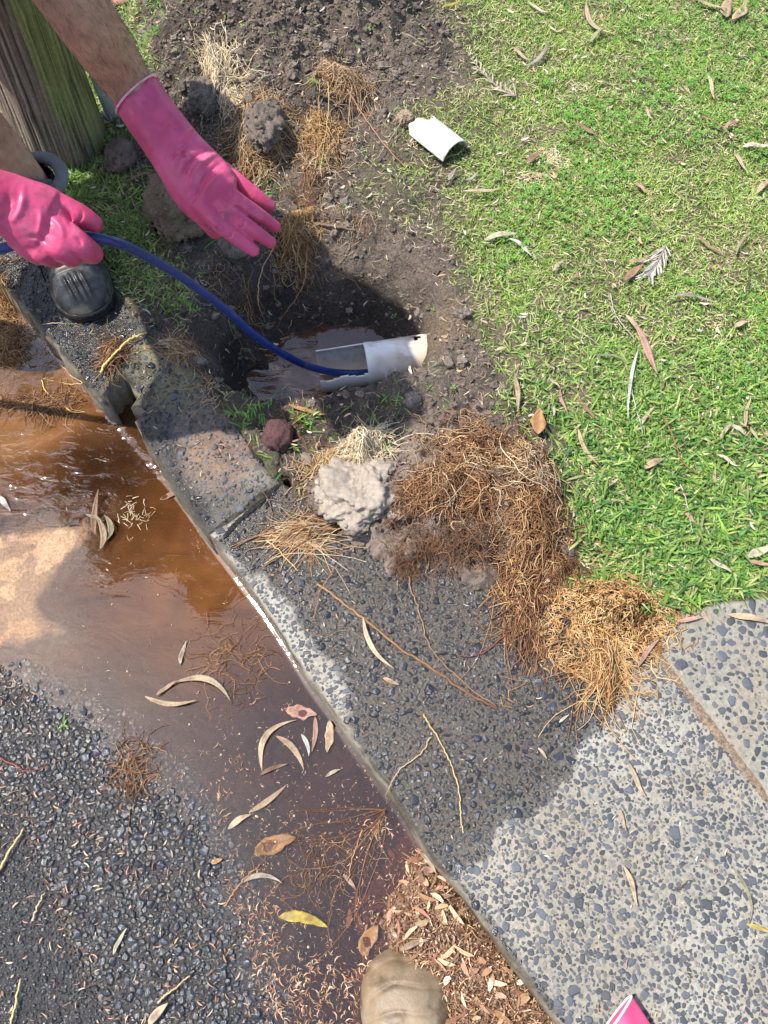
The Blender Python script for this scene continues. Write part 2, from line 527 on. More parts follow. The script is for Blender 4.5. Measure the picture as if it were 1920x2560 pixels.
def ground(P):
    """height, bare soil, wetness of the ground at the points P (N,2)"""
    x, y = P[:, 0], P[:, 1]
    soil = soil_amount(P)
    z = 0.006 * fbm(x, y, .5, 3) + 0.004 * fbm(x, y, .06, 3)
    m = np.zeros(len(P))
    for cx, cy, r, h in MOUND:
        m += h * np.exp(-(((x - cx) ** 2 + (y - cy) ** 2) / (r * r)))
    z += m
    lump = fbm(x, y, .075, 5, .55) * .5 + .5 - np.abs(fbm(x, y, .045, 4, off=4)) * .6
    hd = sdist(P, hole_poly) + 0.022 * fbm(x, y, .10, 4, off=2)
    t = np.clip((y - y_near) / (y_far - y_near), 0, 1)
    slope = 2.6 * (1 - t) ** 2 + 0.92
    dep = np.clip(hd, 0, None) * slope
    dep = 0.20 * (1 - np.exp(-(dep / 0.20) ** 1.6 * 1.6))
    wet = np.clip(sstep(0.05, 0.145, dep) * 1.0 + 0.35 * sstep(0.0, 0.04, hd), 0, 1)
    z = z + soil * (lump - .35) * (0.020 + 0.02 * sstep(0.02, .1, m)) * (1 - .30 * sstep(.02, .1, dep))
    z = z + soil * (.0045 * fbm(x, y, .022, 4, .6, off=5) + .0035 * np.abs(fbm(x, y, .03, 3, off=6)))
    z = z - dep + 0.008 * sstep(.05, .15, dep) * fbm(x, y, .05, 4, off=3)
    z += 0.012 * sstep(-0.06, -0.005, hd) * (hd < 0) * soil
    near_n = np.zeros(len(P))
    for Q in concrete_all:                                     # soil goes down behind the concrete's edges
        d = sdist(P, Q)
        z = np.where(d > -.05, np.minimum(z, 0.007 + .35 * np.clip(-d, 0, 1) + 0.5 * np.clip(m - .012, 0, 1)), z)
        near_n += d > -.016
        z = z - 0.16 * sstep(0.006, 0.03, d + .012 * fbm(x, y, .05, 4, off=17))
    z = z - .2 * (near_n > 1)
    return z, soil, wet, dep

# ---- the earth: lawn thatch and soil, with the hole and the dug up mound
def axis(a, b, step, far0, far1):
    core = np.arange(a, b, step)
    lo = a - np.cumsum(step * 1.35 ** np.arange(1, 24)); lo = lo[lo > far0]
    hi = core[-1] + np.cumsum(step * 1.35 ** np.arange(1, 24)); hi = hi[hi < far1]
    return np.concatenate([[far0], lo[::-1], core, hi, [far1]])
gx = axis(-1.05, 1.15, .0055, -40, 40)
gy = axis(0.28, 2.2, .0055, -40, 40)
GX, GY = np.meshgrid(gx, gy)
GP = np.stack([GX.ravel(), GY.ravel()], 1)
gz, gsoil, gwet, gdep = ground(GP)
keep = np.ones(len(GP), bool)
for Q in concrete_all:
    keep &= sdist(GP, Q) < 0.035
keep &= sdist(GP, road_poly) < -0.02
I = np.arange(len(GP)).reshape(GX.shape)
quads = np.stack([I[:-1, :-1], I[:-1, 1:], I[1:, 1:], I[1:, :-1]], -1).reshape(-1, 4)
bad = (sdist(GP, road_poly) > -.02) | (sdist(GP, notch_poly) > -.02)
quads = quads[keep[quads].any(1) & ~bad[quads].any(1)]
used = np.unique(quads)
remap = np.zeros(len(GP), int); remap[used] = np.arange(len(used))
thatch = mixc((.23, .19, .11), (.13, .15, .05), sstep(-.4, .5, fbm(GP[:, 0], GP[:, 1], .08, 4, off=6)))
earth = mixc((.225, .178, .138), (.135, .106, .084), sstep(-.5, .5, fbm(GP[:, 0], GP[:, 1], .12, 5, off=7)))
gcol = mixc(thatch, earth, gsoil)
gcol = mixc(gcol, np.array((.27, .19, .12)), sstep(.10, .0, np.linalg.norm(GP - at(1110, 850, -.05)[:2], axis=1)) * .8)
gwet2 = np.clip(gwet + .12 * gsoil * sstep(0, .6, fbm(GP[:, 0], GP[:, 1], .2, 3)), 0, 1)
earth_o = obj("ground", np.stack([GP[used, 0], GP[used, 1], gz[used]], 1), remap[quads], M_soil, gcol[used], fl={"Wet": gwet2[used]})
tag(earth_o, "lawn soil with a dug out hole and a mound of loose dark earth", kind='structure')
GZ = gz.reshape(GX.shape)

def gheight(x, y):
    """ground height by lookup"""
    x, y = np.asarray(x, float), np.asarray(y, float)
    i = np.clip(np.searchsorted(gx, x) - 1, 0, len(gx) - 2); j = np.clip(np.searchsorted(gy, y) - 1, 0, len(gy) - 2)
    fx = np.clip((x - gx[i]) / (gx[i + 1] - gx[i]), 0, 1); fy = np.clip((y - gy[j]) / (gy[j + 1] - gy[j]), 0, 1)
    return (GZ[j, i] * (1 - fx) + GZ[j, i + 1] * fx) * (1 - fy) + (GZ[j + 1, i] * (1 - fx) + GZ[j + 1, i + 1] * fx) * fy

# ---- concrete: outline with a crisp top edge, top triangulated with inner points
def jag(P, amp, step=.02, near=2.2):
    """outline cut into short steps with a slightly uneven edge"""
    out = []
    n = len(P)
    for i in range(n):
        a, b = P[i], P[(i + 1) % n]
        L = np.linalg.norm(b - a)
        k = max(1, int(L / step)) if (np.linalg.norm((a + b) / 2) < near and L < 1.5) else 1
        for t in np.linspace(0, 1, k, endpoint=False):
            out.append(a + (b - a) * t)
    out = np.array(out)
    if np.sum(out[:, 0] * np.roll(out[:, 1], -1) - np.roll(out[:, 0], -1) * out[:, 1]) < 0:
        out = out[::-1]
    e = np.roll(out, -1, 0) - np.roll(out, 1, 0)
    nrm = np.stack([e[:, 1], -e[:, 0]], 1) / (np.linalg.norm(e, axis=1, keepdims=True) + 1e-9)
    a_ = amp * (1 + 2.2 * (linedist(out, front[7:21], False) < .02))
    return out + nrm * (a_ * fbm(out[:, 0], out[:, 1], .045, 5, .6))[:, None], nrm

def slab(name, outline, height, colour, wetness, bottom=-.26, bev=.007, amp=.003, grid=.014, label=None, face=None):
    O, nrm = jag(outline, amp)
    In = O - nrm * bev
    lo, hi = np.array([-1.0, -.55]), np.array([1.25, 1.7])
    X, Y = np.meshgrid(np.arange(max(lo[0], In[:, 0].min()), min(hi[0], In[:, 0].max()), grid), np.arange(max(lo[1], In[:, 1].min()), min(hi[1], In[:, 1].max()), grid))
    P = np.stack([X.ravel(), Y.ravel()], 1) + rng.uniform(-.3, .3, (X.size, 2)) * grid
    P = P[sdist(P, In) > grid * .45]
    n = len(In)
    allp = np.vstack([In, P])
    v, _, f, ov, _, _ = mgeo.delaunay_2d_cdt([Vector(p) for p in allp], [], [list(range(n))], 1, 1e-6)
    T2 = np.array([p[:] for p in v])
    tris = np.array([t for t in f if len(t) == 3])
    a2 = np.cross(T2[tris[:, 1]] - T2[tris[:, 0]], T2[tris[:, 2]] - T2[tris[:, 0]])
    tris[a2 < 0] = tris[a2 < 0][:, ::-1]
    zt = height(T2)
    nt = len(T2)
    zo = height(O)
    V = np.vstack([np.c_[T2, zt], np.c_[In, height(In)], np.c_[O, zo - bev], np.c_[O + nrm * .002, zo - .055], np.c_[O, np.full(len(O), bottom)]])
    q = []
    idx = [nt + k * n + np.arange(n) for k in range(4)]
    for a, b in zip(idx[:-1], idx[1:]):
        q.append(np.stack([b, np.roll(b, -1), np.roll(a, -1), a], -1))
    q = np.concatenate(q)
    C, Wt = colour(V[:, :2]), wetness(V[:, :2])
    side = np.arange(len(V)) >= nt + n
    if face is not None:
        C[side], Wt[side] = face(V[side])
    o = obj(name, V, [tris, q], M_conc, C, fl={"Wet": Wt})
    return tag(o, label, kind='structure')

def conc_h(P):
    return 0.0025 * fbm(P[:, 0], P[:, 1], .12, 4) + 0.0012 * fbm(P[:, 0], P[:, 1], .02, 3)

wet_edge = poly([(545, 1377), (690, 1200), (900, 1250), (1200, 1380), (1500, 1480), (1600, 1545), (1625, 1650), (1560, 1740), (1480, 1800), (1412, 1868), (1415, 1950),
                 (1330, 2000), (1258, 2020), (1225, 2085), (1180, 2130), (1140, 2150), (1130, 2195), (1160, 2260), (1110, 2215), (1000, 2040), (925, 1912), (810, 1750), (694, 1574)])
pale_strip = poly([(550, 1378), (600, 1400), (700, 1500), (790, 1610), (850, 1700), (870, 1790), (830, 1790), (720, 1620), (600, 1450)])

def drive_wet(P):
    w = sstep(-.02, .02, sdist(P, wet_edge) + .03 * fbm(P[:, 0], P[:, 1], .07, 5))
    pale = sstep(-.02, .015, sdist(P, pale_strip) + .018 * fbm(P[:, 0], P[:, 1], .05, 4, off=3))
    edge = sstep(.03, .0, linedist(P, front_line, False)) * (1 - sstep(-.3, .1, -P[:, 1]) * .0)
    return np.clip(np.maximum(w * (1 - .8 * pale), .75 * edge * (P[:, 1] < .05)), 0, 1)

def drive_col(P):
    c = mixc((.355, .335, .28), (.285, .265, .215), sstep(-.3, .6, fbm(P[:, 0], P[:, 1], .15, 4, off=5)))
    pale = sstep(-.02, .015, sdist(P, pale_strip) + .018 * fbm(P[:, 0], P[:, 1], .05, 4, off=3))
    c = mixc(c, np.array((.39, .37, .32)), pale * .75)
    stain = sstep(.1, .6, fbm(P[:, 0], P[:, 1], .09, 4, off=8))
    c = mixc(c, np.array((.33, .25, .17)), stain * .28)
    wetbrown = sdist(P, wet_edge)
    return mixc(c, np.array((.27, .21, .155)), sstep(-.01, .03, wetbrown) * .8 * (1 - pale))

def kerb_wet(P):
    d = sdist(P, poly([(440, 840), (560, 930), (705, 1200), (545, 1377), (420, 1200), (380, 1000), (330, 860)]))
    return np.clip(.75 + .25 * fbm(P[:, 0], P[:, 1], .05, 4) - .42 * sstep(-.01, .05, d), 0, 1)

def kerb_col(P):
    c = mixc((.21, .185, .15), (.13, .115, .095), sstep(-.4, .4, fbm(P[:, 0], P[:, 1], .08, 4)))
    c = mixc(c, np.array((.23, .20, .095)), sstep(.17, .04, np.linalg.norm(P - at(420, 920)[:2], axis=1)) * .75)
    return mixc(c, np.array((.28, .17, .11)), sstep(.12, .02, np.linalg.norm(P - at(540, 1130)[:2], axis=1)) * .7)

def kerb_h(P):
    r = sstep(.06, .0, linedist(P, front[7:20], False))
    return conc_h(P) * 1.6 + .0065 * fbm(P[:, 0], P[:, 1], .035, 5, .6) - .008 * r

def face_kerb(V):
    low = sstep(-.055, -.085, V[:, 2])[:, None]
    n_ = fbm(V[:, 0], V[:, 1] + V[:, 2] * 2, .05, 5)[:, None]
    c = np.array((.25, .215, .16)) * (1 - low) + np.array((.20, .145, .09)) * low
    c = c * (1 + .35 * n_) 
    return np.clip(c, .02, .8), np.clip(.42 + .6 * low[:, 0] + .5 * n_[:, 0], 0, 1)

kerb_o = slab("kerb", kerb_out, kerb_h, kerb_col, kerb_wet, amp=.009, bev=.009, grid=.011, label="old concrete kerb with a broken drain outlet, wet, exposed dark stones", face=face_kerb)
drive_o = slab("driveway", drive_out, conc_h, drive_col, drive_wet, amp=.0035, label="exposed aggregate concrete driveway, half wet and half dry", face=face_kerb)
foot_o = slab("footpath", foot_out, lambda P: conc_h(P) + .003, lambda P: drive_col(P) * .93, lambda P: .35 * sstep(.4, .7, fbm(P[:, 0], P[:, 1], .15, 4, off=2)) + 0 * P[:, 0], amp=.0035, label="exposed aggregate concrete footpath beyond the sandy joint")
# sand and dirt lying in the joint between the two slabs
jb = []
jp = np.vstack([joint, joint[-1] + jdir * .1])
jc = catmull(jp, 14)
jn = np.stack([-np.gradient(jc[:, 1]), np.gradient(jc[:, 0])], 1); jn /= np.linalg.norm(jn, axis=1, keepdims=True)
off = np.linspace(-1, 1, 7)
wj = .012 + .006 * fbm(jc[:, 0], jc[:, 1], .06, 3)
JV = np.array([[(*(jc[i] + jn[i] * wj[i] * o), .0052 * (1 - o * o) - .002 + .0012 * rng.normal()) for o in off] for i in range(len(jc))]).reshape(-1, 3)
ji = np.arange(len(jc) * 7).reshape(-1, 7)
jq = np.stack([ji[:-1, :-1], ji[:-1, 1:], ji[1:, 1:], ji[1:, :-1]], -1).reshape(-1, 4)
tag(obj("joint_sand", JV, jq, M_soil, mixc((.44, .31, .22), (.36, .27, .19), rng.random(len(JV))), fl={"Wet": 0.0}), "pale brown sand filling the joint between driveway and footpath", kind='stuff')
# dark crack between kerb and driveway
kc = catmull(poly([(694, 1216), (660, 1250), (620, 1283), (585, 1315), (566, 1340)]), 10)
kr = .0045 + .003 * rng.random(len(kc))
V, q = tubes(np.c_[kc, np.full(len(kc), -.0015)][None], kr[None], 6)
V[:, 2] = np.minimum(V[:, 2], .0035)
tag(obj("joint_gap", V, q, M_soil, np.ones((len(V), 3)) * (.05, .043, .038), fl={"Wet": .6}), "black dirt filled crack between kerb and driveway", kind='stuff')

# ---- the road: binder sheet that dips to the gutter, sand bar, seam
dry_road = poly([(-400, 1480), (0, 1700), (70, 1735), (150, 1790), (250, 1835), (330, 1905), (400, 1965), (480, 2080), (540, 2200), (600, 2340), (640, 2520), (680, 2760), (-900, 2760)], Z_W)
sand_poly = poly([(-300, 1330), (0, 1308), (110, 1290), (225, 1288), (265, 1305), (225, 1370), (165, 1440), (130, 1500), (175, 1545), (175, 1590), (110, 1625), (0, 1660), (-300, 1670)], Z_W)
sand2 = poly([(-200, 780), (60, 800), (160, 900), (230, 990), (200, 1010), (80, 1020), (-200, 1060)], Z_W)
fine_edge = poly([(-300, 1990), (60, 1990), (90, 2110), (150, 2230), (195, 2350), (230, 2440), (300, 2560), (340, 2700), (-900, 2760)], Z_W)

def road_h(P):
    s = sdist(P, dry_road) + .02 * fbm(P[:, 0], P[:, 1], .12, 3)
    z = Z_W + np.where(s > 0, .055 * s, np.maximum(.11 * s, -.036))
    sb = sdist(P, sand_poly) + .011 * fbm(P[:, 0], P[:, 1], .09, 5, off=1)
    zs = Z_W - .022 + .0222 * sstep(-.12, .05, sb) + .0030 * fbm(P[:, 0], P[:, 1], .06, 5)
    z = np.maximum(z, np.where(sb > -.14, zs, -1))
    s2 = sdist(P, sand2)
    z = np.maximum(z, Z_W - .03 + .016 * sstep(-.05, .05, s2) + .003 * fbm(P[:, 0], P[:, 1], .07, 3, off=2))
    f = sstep(-.004, .012, sdist(P, fine_edge))
    return z + .004 * f + .0015 * fbm(P[:, 0], P[:, 1], .03, 3)

rx, ry = axis(-1.0, .55, .006, -30, 30), axis(-.45, 1.3, .006, -30, 30)
RX, RY = np.meshgrid(rx, ry)
RP = np.stack([RX.ravel(), RY.ravel()], 1)
ok = sdist(RP, road_poly) > -.09
rz = road_h(RP)
I = np.arange(len(RP)).reshape(RX.shape)
quads = np.stack([I[:-1, :-1], I[:-1, 1:], I[1:, 1:], I[1:, :-1]], -1).reshape(-1, 4)
quads = quads[ok[quads].all(1)]
used = np.unique(quads); remap = np.zeros(len(RP), int); remap[used] = np.arange(len(used))
UP = RP[used]
sd = sdist(UP, dry_road); sb = sdist(UP, sand_poly) + .011 * fbm(UP[:, 0], UP[:, 1], .09, 5, off=1); s2 = sdist(UP, sand2)
rc = mixc((.20, .115, .07), (.10, .065, .045), sstep(-.4, .4, fbm(UP[:, 0], UP[:, 1], .1, 4)))
rc = mixc(np.array((.16, .135, .115)) * np.ones((len(UP), 1)), rc, sstep(.03, -.03, sd))
sandc = mixc((.50, .315, .185), (.41, .245, .14), sstep(-.4, .5, fbm(UP[:, 0], UP[:, 1], .06, 5, off=3)))
rc = mixc(rc, np.array((.30, .19, .10)), sstep(-.10, -.02, sb) * .8)
rc = mixc(rc, np.array((.06, .04, .03)), sstep(.1, .55, fbm(UP[:, 0], UP[:, 1], .035, 5, .6, off=13)) * sstep(-.12, -.05, sb) * .85)
rc = mixc(rc, sandc, sstep(-.075, .0, sb))
rc = mixc(rc, np.array((.16, .10, .06)), sstep(.014, .0, np.abs(sb + .012)) * .5 * (fbm(UP[:, 0], UP[:, 1], .05, 3) > -.2))
rc = mixc(rc, np.array((.62, .38, .20)), sstep(-.05, .02, s2) * .9)
seam = sstep(.014, .002, np.abs(sdist(UP, fine_edge)))
rc = mixc(rc, np.array((.40, .27, .17)), seam * .8 * sstep(-.2, .3, fbm(UP[:, 0], UP[:, 1], .05, 3, off=4)))
fine = sstep(0, .02, sdist(UP, fine_edge))
rc = mixc(rc, np.array((.12, .115, .115)), fine * .8)
rw = np.clip(.95 - .75 * sstep(.0, .05, sb + .01 * fbm(UP[:, 0], UP[:, 1], .04, 4)) - .3 * seam, 0, 1)
road_o = obj("road", np.c_[UP, rz[used]], remap[quads], M_road, rc, fl={"Wet": rw})
tag(road_o, "wet dark asphalt road dipping into the flooded gutter", kind='structure')

# ---- gutter water
wl = [front_line[0] + KN * .06, *(front_line[1:-1] + KN * .10), front_line[-1] + KN * .06, front_line[-1] - KN * .62, front_line[0] - KN * 1.2]
wpoly = np.array(wl)
X, Y = np.meshgrid(np.arange(-1.3, .6, .012), np.arange(-.5, 1.6, .012))
P = np.stack([X.ravel(), Y.ravel()], 1) + rng.uniform(-.3, .3, (X.size, 2)) * .012
P = P[(sdist(P, wpoly) > .006)]
edge_pts = [np.array(catmull(front_line[1:-1], 6)) - KN * d for d in (.002, .006, .012)]
P = np.vstack([P[np.abs(linedist(P, front_line, False)) > .02]] + edge_pts)
v, _, f, *_ = mgeo.delaunay_2d_cdt([Vector(p) for p in np.vstack([wpoly, P])], [], [list(range(len(wpoly)))], 1, 1e-6)
T2 = np.array([p[:] for p in v]); tris = np.array([t for t in f if len(t) == 3])
a2 = np.cross(T2[tris[:, 1]] - T2[tris[:, 0]], T2[tris[:, 2]] - T2[tris[:, 0]]); tris[a2 < 0] = tris[a2 < 0][:, ::-1]
dk = linedist(T2, front_line, False)
def nearpx(P, px, py, r, z=Z_W):
    return sstep(r, r * .25, np.linalg.norm(P - at(px, py, z)[:2], axis=1))
flow = np.maximum.reduce([nearpx(T2, 330, 1130, .16), nearpx(T2, 180, 1160, .22), nearpx(T2, 20, 1180, .22), nearpx(T2, 100, 900, .2) * .5])
up = sstep(1450, 1250, 1280 - CAM_F * 0 + 0 * T2[:, 0]) if False else sstep(.28, .52, T2 @ -KD)
depth = np.clip(Z_W - road_h(T2), 0, .05)
wc = mixc((.085, .046, .034), (.19, .076, .024), up)
wc = mixc(wc, np.array((.075, .035, .016)), nearpx(T2, 280, 1150, .17) * .85)
wc = mixc(wc, np.array((.40, .20, .08)), np.maximum(nearpx(T2, 90, 900, .25), nearpx(T2, 20, 1080, .16) * .6) * (1 - nearpx(T2, 330, 1130, .15)))
dep = np.clip(depth / .022, 0, 1)
turb = np.clip(depth / .032, 0, 1) * (.30 + .34 * up)
rip = .10 + .50 * flow
wz = Z_W + .0025 * sstep(.007, .001, dk) + .0011 * flow * fbm(T2[:, 0] * 1.3, T2[:, 1] * .7, .035, 3)
M_water = water_mat("muddy_water", 1.9)
tag(obj("gutter_water", np.c_[T2, wz], tris, M_water, wc, fl={"Turb": turb, "Rip": rip, "Dep": dep}), "brown muddy water standing and flowing in the gutter", kind='structure')

# ---- water in the hole
X, Y = np.meshgrid(np.arange(-.45, .25, .008), np.arange(.75, 1.35, .008))
P = np.stack([X.ravel(), Y.ravel()], 1)
hd = sdist(P, hole_poly)
I = np.arange(len(P)).reshape(X.shape)
quads = np.stack([I[:-1, :-1], I[:-1, 1:], I[1:, 1:], I[1:, :-1]], -1).reshape(-1, 4)
quads = quads[(hd[quads] > -.005).all(1)]
used = np.unique(quads); remap = np.zeros(len(P), int); remap[used] = np.arange(len(used)); P = P[used]
fl = np.maximum(nearpx(P, 770, 960, .13, Z_HW), .75 * nearpx(P, 620, 930, .2, Z_HW))
hz = Z_HW + .004 * fl * fbm(P[:, 0], P[:, 1] * 1.5, .05, 3)
hc = mixc((.12, .055, .028), (.26, .14, .07), nearpx(P, 800, 975, .14, Z_HW))
tag(obj("hole_water", np.c_[P, hz], remap[quads], M_water, hc, fl={"Turb": np.full(len(P), .72), "Rip": .10 + .6 * fl, "Dep": 1.0}), "brown muddy water swirling in the bottom of the dug hole", kind='structure')

# ---- aggregate: stones set into the concrete and chips of the road, each with its own edges
def darts(area, bins, gap, accept, cap=99999):
    """packed discs: (x, y, r), largest first"""
    lo, hi = area
    m2 = np.prod(hi - lo)
    r = np.sort(np.concatenate([rng.uniform(a / 1000, b / 1000, int(n * m2)) for a, b, n in bins]))[::-1]
    n_try, rmax = len(r), r[0]
    P = rng.uniform(lo, hi, (n_try, 2))
    ok = accept(P)
    P, r = P[ok], r[ok]
    cell = rmax * 1.05
    grid = {}
    out = []
    for (x, y), q in zip(P.tolist(), r.tolist()):
        ci, cj = int(x // cell), int(y // cell)
        good = True
        for i in range(ci - 2, ci + 3):
            for j in range(cj - 2, cj + 3):
                for (a, b, s) in grid.get((i, j), ()):
                    if (a - x) ** 2 + (b - y) ** 2 < ((q + s) * gap) ** 2:
                        good = False
                        break
                if not good: break
            if not good: break
        if good:
            grid.setdefault((ci, cj), []).append((x, y, q))
            out.append((x, y, q))
            if len(out) >= cap: break
    return np.array(out)

def stone_proto(n, flat, pts):
    a = np.sort(np.linspace(0, 2 * np.pi, n, endpoint=False) + rng.uniform(-.42, .42, n))
    rr = rng.uniform(.78, 1.18, n)
    B = np.stack([np.cos(a) * rr, np.sin(a) * rr], 1)
    B[:, 1] *= rng.uniform(.58, .98)
    k = rng.uniform(.62, .82)
    off = rng.uniform(-.14, .14, 2)
    top = B * k + off
    tilt = rng.uniform(-.3, .3, 2)
    V = np.vstack([np.c_[B * .97, np.full(n, -.55)], np.c_[B, np.full(n, 0.0)], np.c_[top, flat * (1 + top @ tilt + rng.uniform(-pts, pts, n))], [[*(off * 1.2), flat * (1.08 + pts * .5)]]])
    i0, i1, i2 = np.arange(n), n + np.arange(n), 2 * n + np.arange(n)
    q = np.vstack([np.stack([i0, np.roll(i0, -1), np.roll(i1, -1), i1], -1), np.stack([i1, np.roll(i1, -1), np.roll(i2, -1), i2], -1)])
    t = np.stack([i2, np.roll(i2, -1), np.full(n, 3 * n)], -1)
    return V, q, t

def in_view(P, z=0.0, m=220):
    t = P[:, 1] * SA + (CAM_H - z) * CA
    px = 960 + CAM_F * P[:, 0] / t
    py = 1280 - CAM_F * (P[:, 1] * CA - (CAM_H - z) * SA) / t
    return (px > -m) & (px < 1920 + m) & (py > -m) & (py < 2560 + m)

STONE_DRY = [(.062, .070, .083), (.080, .088, .10), (.11, .115, .122), (.05, .056, .068), (.15, .14, .13)]
M_stone_part = {}
def stone_mat(wet):
    if wet not in M_stone_part:
        M_stone_part[wet] = mat("stone_wet" if wet else "stone_dry", (.030, .035, .045) if wet else (.068, .077, .091), .15 if wet else .6, .6, .35, 300.0, .35, 500.0, .0012, objrand=.45)
    return M_stone_part[wet]

def stones(parent, S, zf, wetf, flat, pts, n_parts, sink=0.0, name="stone", dark=1.0, top=None):
    """the n_parts largest in view become parts of their own, the others one stuff part"""
    protos = [stone_proto(int(rng.integers(5, 8)), flat, pts) for _ in range(18)]
    order = np.argsort(-S[:, 2] * ppm_of(S))
    S = S[order]
    P = S[:, :2]
    z, w = zf(P), wetf(P)
    ang = rng.uniform(0, 2 * np.pi, len(S)); kind = rng.integers(0, 18, len(S)); hs = rng.uniform(.6, 1.3, len(S))
    meshes = {}
    bag_V, bag_q, bag_t, bag_c, bag_w, n0 = [], [], [], [], [], 0
    for i in range(len(S)):
        r = S[i, 2]
        if i < n_parts:
            key = (kind[i], w[i] > .5)
            if key not in meshes:
                Vp, q, t = protos[kind[i]]
                meshes[key] = make_mesh("stone", Vp, [q, t], stone_mat(bool(key[1])), smooth=False)
            o = link(name, meshes[key], parent)
            o.location = (P[i, 0], P[i, 1], z[i] - sink)
            o.rotation_euler = (rng.uniform(-.12, .12) * pts * 3, rng.uniform(-.12, .12) * pts * 3, ang[i])
            o.scale = (r, r, r * hs[i])
            continue
        Vp, q, t = protos[kind[i]]
        c, s = math.cos(ang[i]) * r, math.sin(ang[i]) * r
        V = np.c_[Vp[:, 0] * c - Vp[:, 1] * s + P[i, 0], Vp[:, 0] * s + Vp[:, 1] * c + P[i, 1], Vp[:, 2] * r * hs[i] + z[i] - sink]
        bag_V.append(V); bag_q.append(q + n0); bag_t.append(t + n0); n0 += len(V)
        col = np.array(STONE_DRY[int(rng.integers(0, 5)) if rng.random() < .8 else 0]) * rng.uniform(.75, 1.25) * dark
        bag_c.append(np.ones((len(V), 3)) * col); bag_w.append(np.full(len(V), w[i]))
    o = obj("small_stones", np.concatenate(bag_V), [np.concatenate(bag_q), np.concatenate(bag_t)], M_stone, np.concatenate(bag_c), parent, smooth=False, fl={"Wet": np.concatenate(bag_w)})
    tag(o, kind='stuff')

def ppm_of(S):
    t = S[:, 1] * SA + CAM_H * CA
    return 1 / t

AREA = (np.array([-.75, -.45]), np.array([1.0, 1.05]))
DS = darts((np.array([-.4, -.45]), np.array([1.0, .85])), [(8, 11, 110), (6, 8, 1300), (4.5, 6, 6500), (3, 4.5, 20000), (1.7, 3, 34000)], .65, lambda P: (sdist(P, drive_out) > .006) & in_view(P) & (drive_wet(P) < .5))
stones(drive_o, DS, lambda P: conc_h(P), drive_wet, .16, .08, 200)
DW = darts((np.array([-.4, -.3]), np.array([.6, .85])), [(8, 10.5, 260), (6, 8, 1800), (4, 6, 9000), (2.6, 4, 26000), (1.6, 2.6, 26000)], .72, lambda P: (sdist(P, drive_out) > .006) & in_view(P) & (drive_wet(P) >= .5) & (sdist(P, drive_out) - .05 * rng.random(len(P)) > -.045))
stones(drive_o, DW, lambda P: conc_h(P), drive_wet, .30, .34, 100)
KS = darts((np.array([-.95, .3]), np.array([-.05, 1.45])), [(7, 10, 300), (5, 7, 2400), (3, 5, 12000), (1.8, 3, 22000)], .78, lambda P: (sdist(P, kerb_out) > .008) & in_view(P))
stones(kerb_o, KS, lambda P: kerb_h(P), kerb_wet, .27, .34, 160)
FS = darts((np.array([.4, -.2]), np.array([1.1, .75])), [(9, 13, 260), (6.5, 9, 1500), (4.5, 6.5, 3500), (2.5, 4.5, 6000), (1.8, 2.5, 7000)], .80, lambda P: (sdist(P, foot_out) > .012) & in_view(P))
stones(foot_o, FS, lambda P: conc_h(P) + .003, lambda P: 0 * P[:, 0], .16, .08, 100)
def road_ok(P):
    s = sdist(P, dry_road)
    return (sdist(P, road_poly) > .01) & (s > -.05) & in_view(P, Z_W) & (sdist(P, sand_poly) < -.005) & (sdist(P, fine_edge) < 0.004)
RS = darts((np.array([-.9, -.45]), np.array([.1, .6])), [(8, 10.5, 500), (6, 8, 4500), (4, 6, 24000), (2.5, 4, 40000), (1.6, 2.5, 26000)], .65, road_ok)
stones(road_o, RS, road_h, lambda P: .9 + 0 * P[:, 0], .33, .30, 300, dark=.9)
FR = darts((np.array([-.9, -.45]), np.array([-.2, .4])), [(3.2, 4.5, 6000), (2.2, 3.2, 40000), (1.6, 2.2, 60000)], .8, lambda P: (sdist(P, fine_edge) > .004) & in_view(P, Z_W))
stones(road_o, FR, road_h, lambda P: .85 + 0 * P[:, 0], .5, .4, 0, dark=.9)

# ================================================================== GRASS
def blades(P, z, L, w, az, el, droop, roll):
    d = np.stack([np.cos(el) * np.cos(az), np.cos(el) * np.sin(az), np.sin(el)], 1)
    s = np.stack([-np.sin(az) * np.cos(roll), np.cos(az) * np.cos(roll), np.sin(roll)], 1)
    B = np.c_[P, z]
    M = B + d * (L * .55)[:, None]; M[:, 2] -= L * droop * .25
    T = B + d * L[:, None]; T[:, 2] -= L * droop
    T[:, 2] = np.maximum(T[:, 2], z + .001)
    h = (w / 2)[:, None] * s
    V = np.stack([B - h * .7, B + h * .7, M + h, M - h, T], 1)
    i = np.arange(len(P))[:, None] * 5
    return V.reshape(-1, 3), i + np.array([[0, 1, 2, 3]]), i + np.array([[3, 2, 4]])

lawn_lo, lawn_hi = np.array([-1.2, .22]), np.array([1.4, 2.3])
def lawn_points(n, dens):
    P = rng.uniform(lawn_lo, lawn_hi, (n, 2))
    P = P[in_view(P, 0, 260)]
    ok = np.ones(len(P), bool)
    for Q in concrete_all + [road_poly, notch_poly]:
        ok &= sdist(P, Q) < -.004
    P = P[ok]
    return P[rng.random(len(P)) < dens(P)]

def proj(P, z=0.0):
    t = P[:, 1] * SA + (CAM_H - z) * CA
    return 960 + CAM_F * P[:, 0] / t, 1280 - CAM_F * (P[:, 1] * CA - (CAM_H - z) * SA) / t

def clover_amount(P):
    px, py = proj(P)
    return sstep(-.05, .35, fbm(P[:, 0], P[:, 1], .25, 4, off=12)) * sstep(1150, 1300, px) * sstep(1150, 800, py)

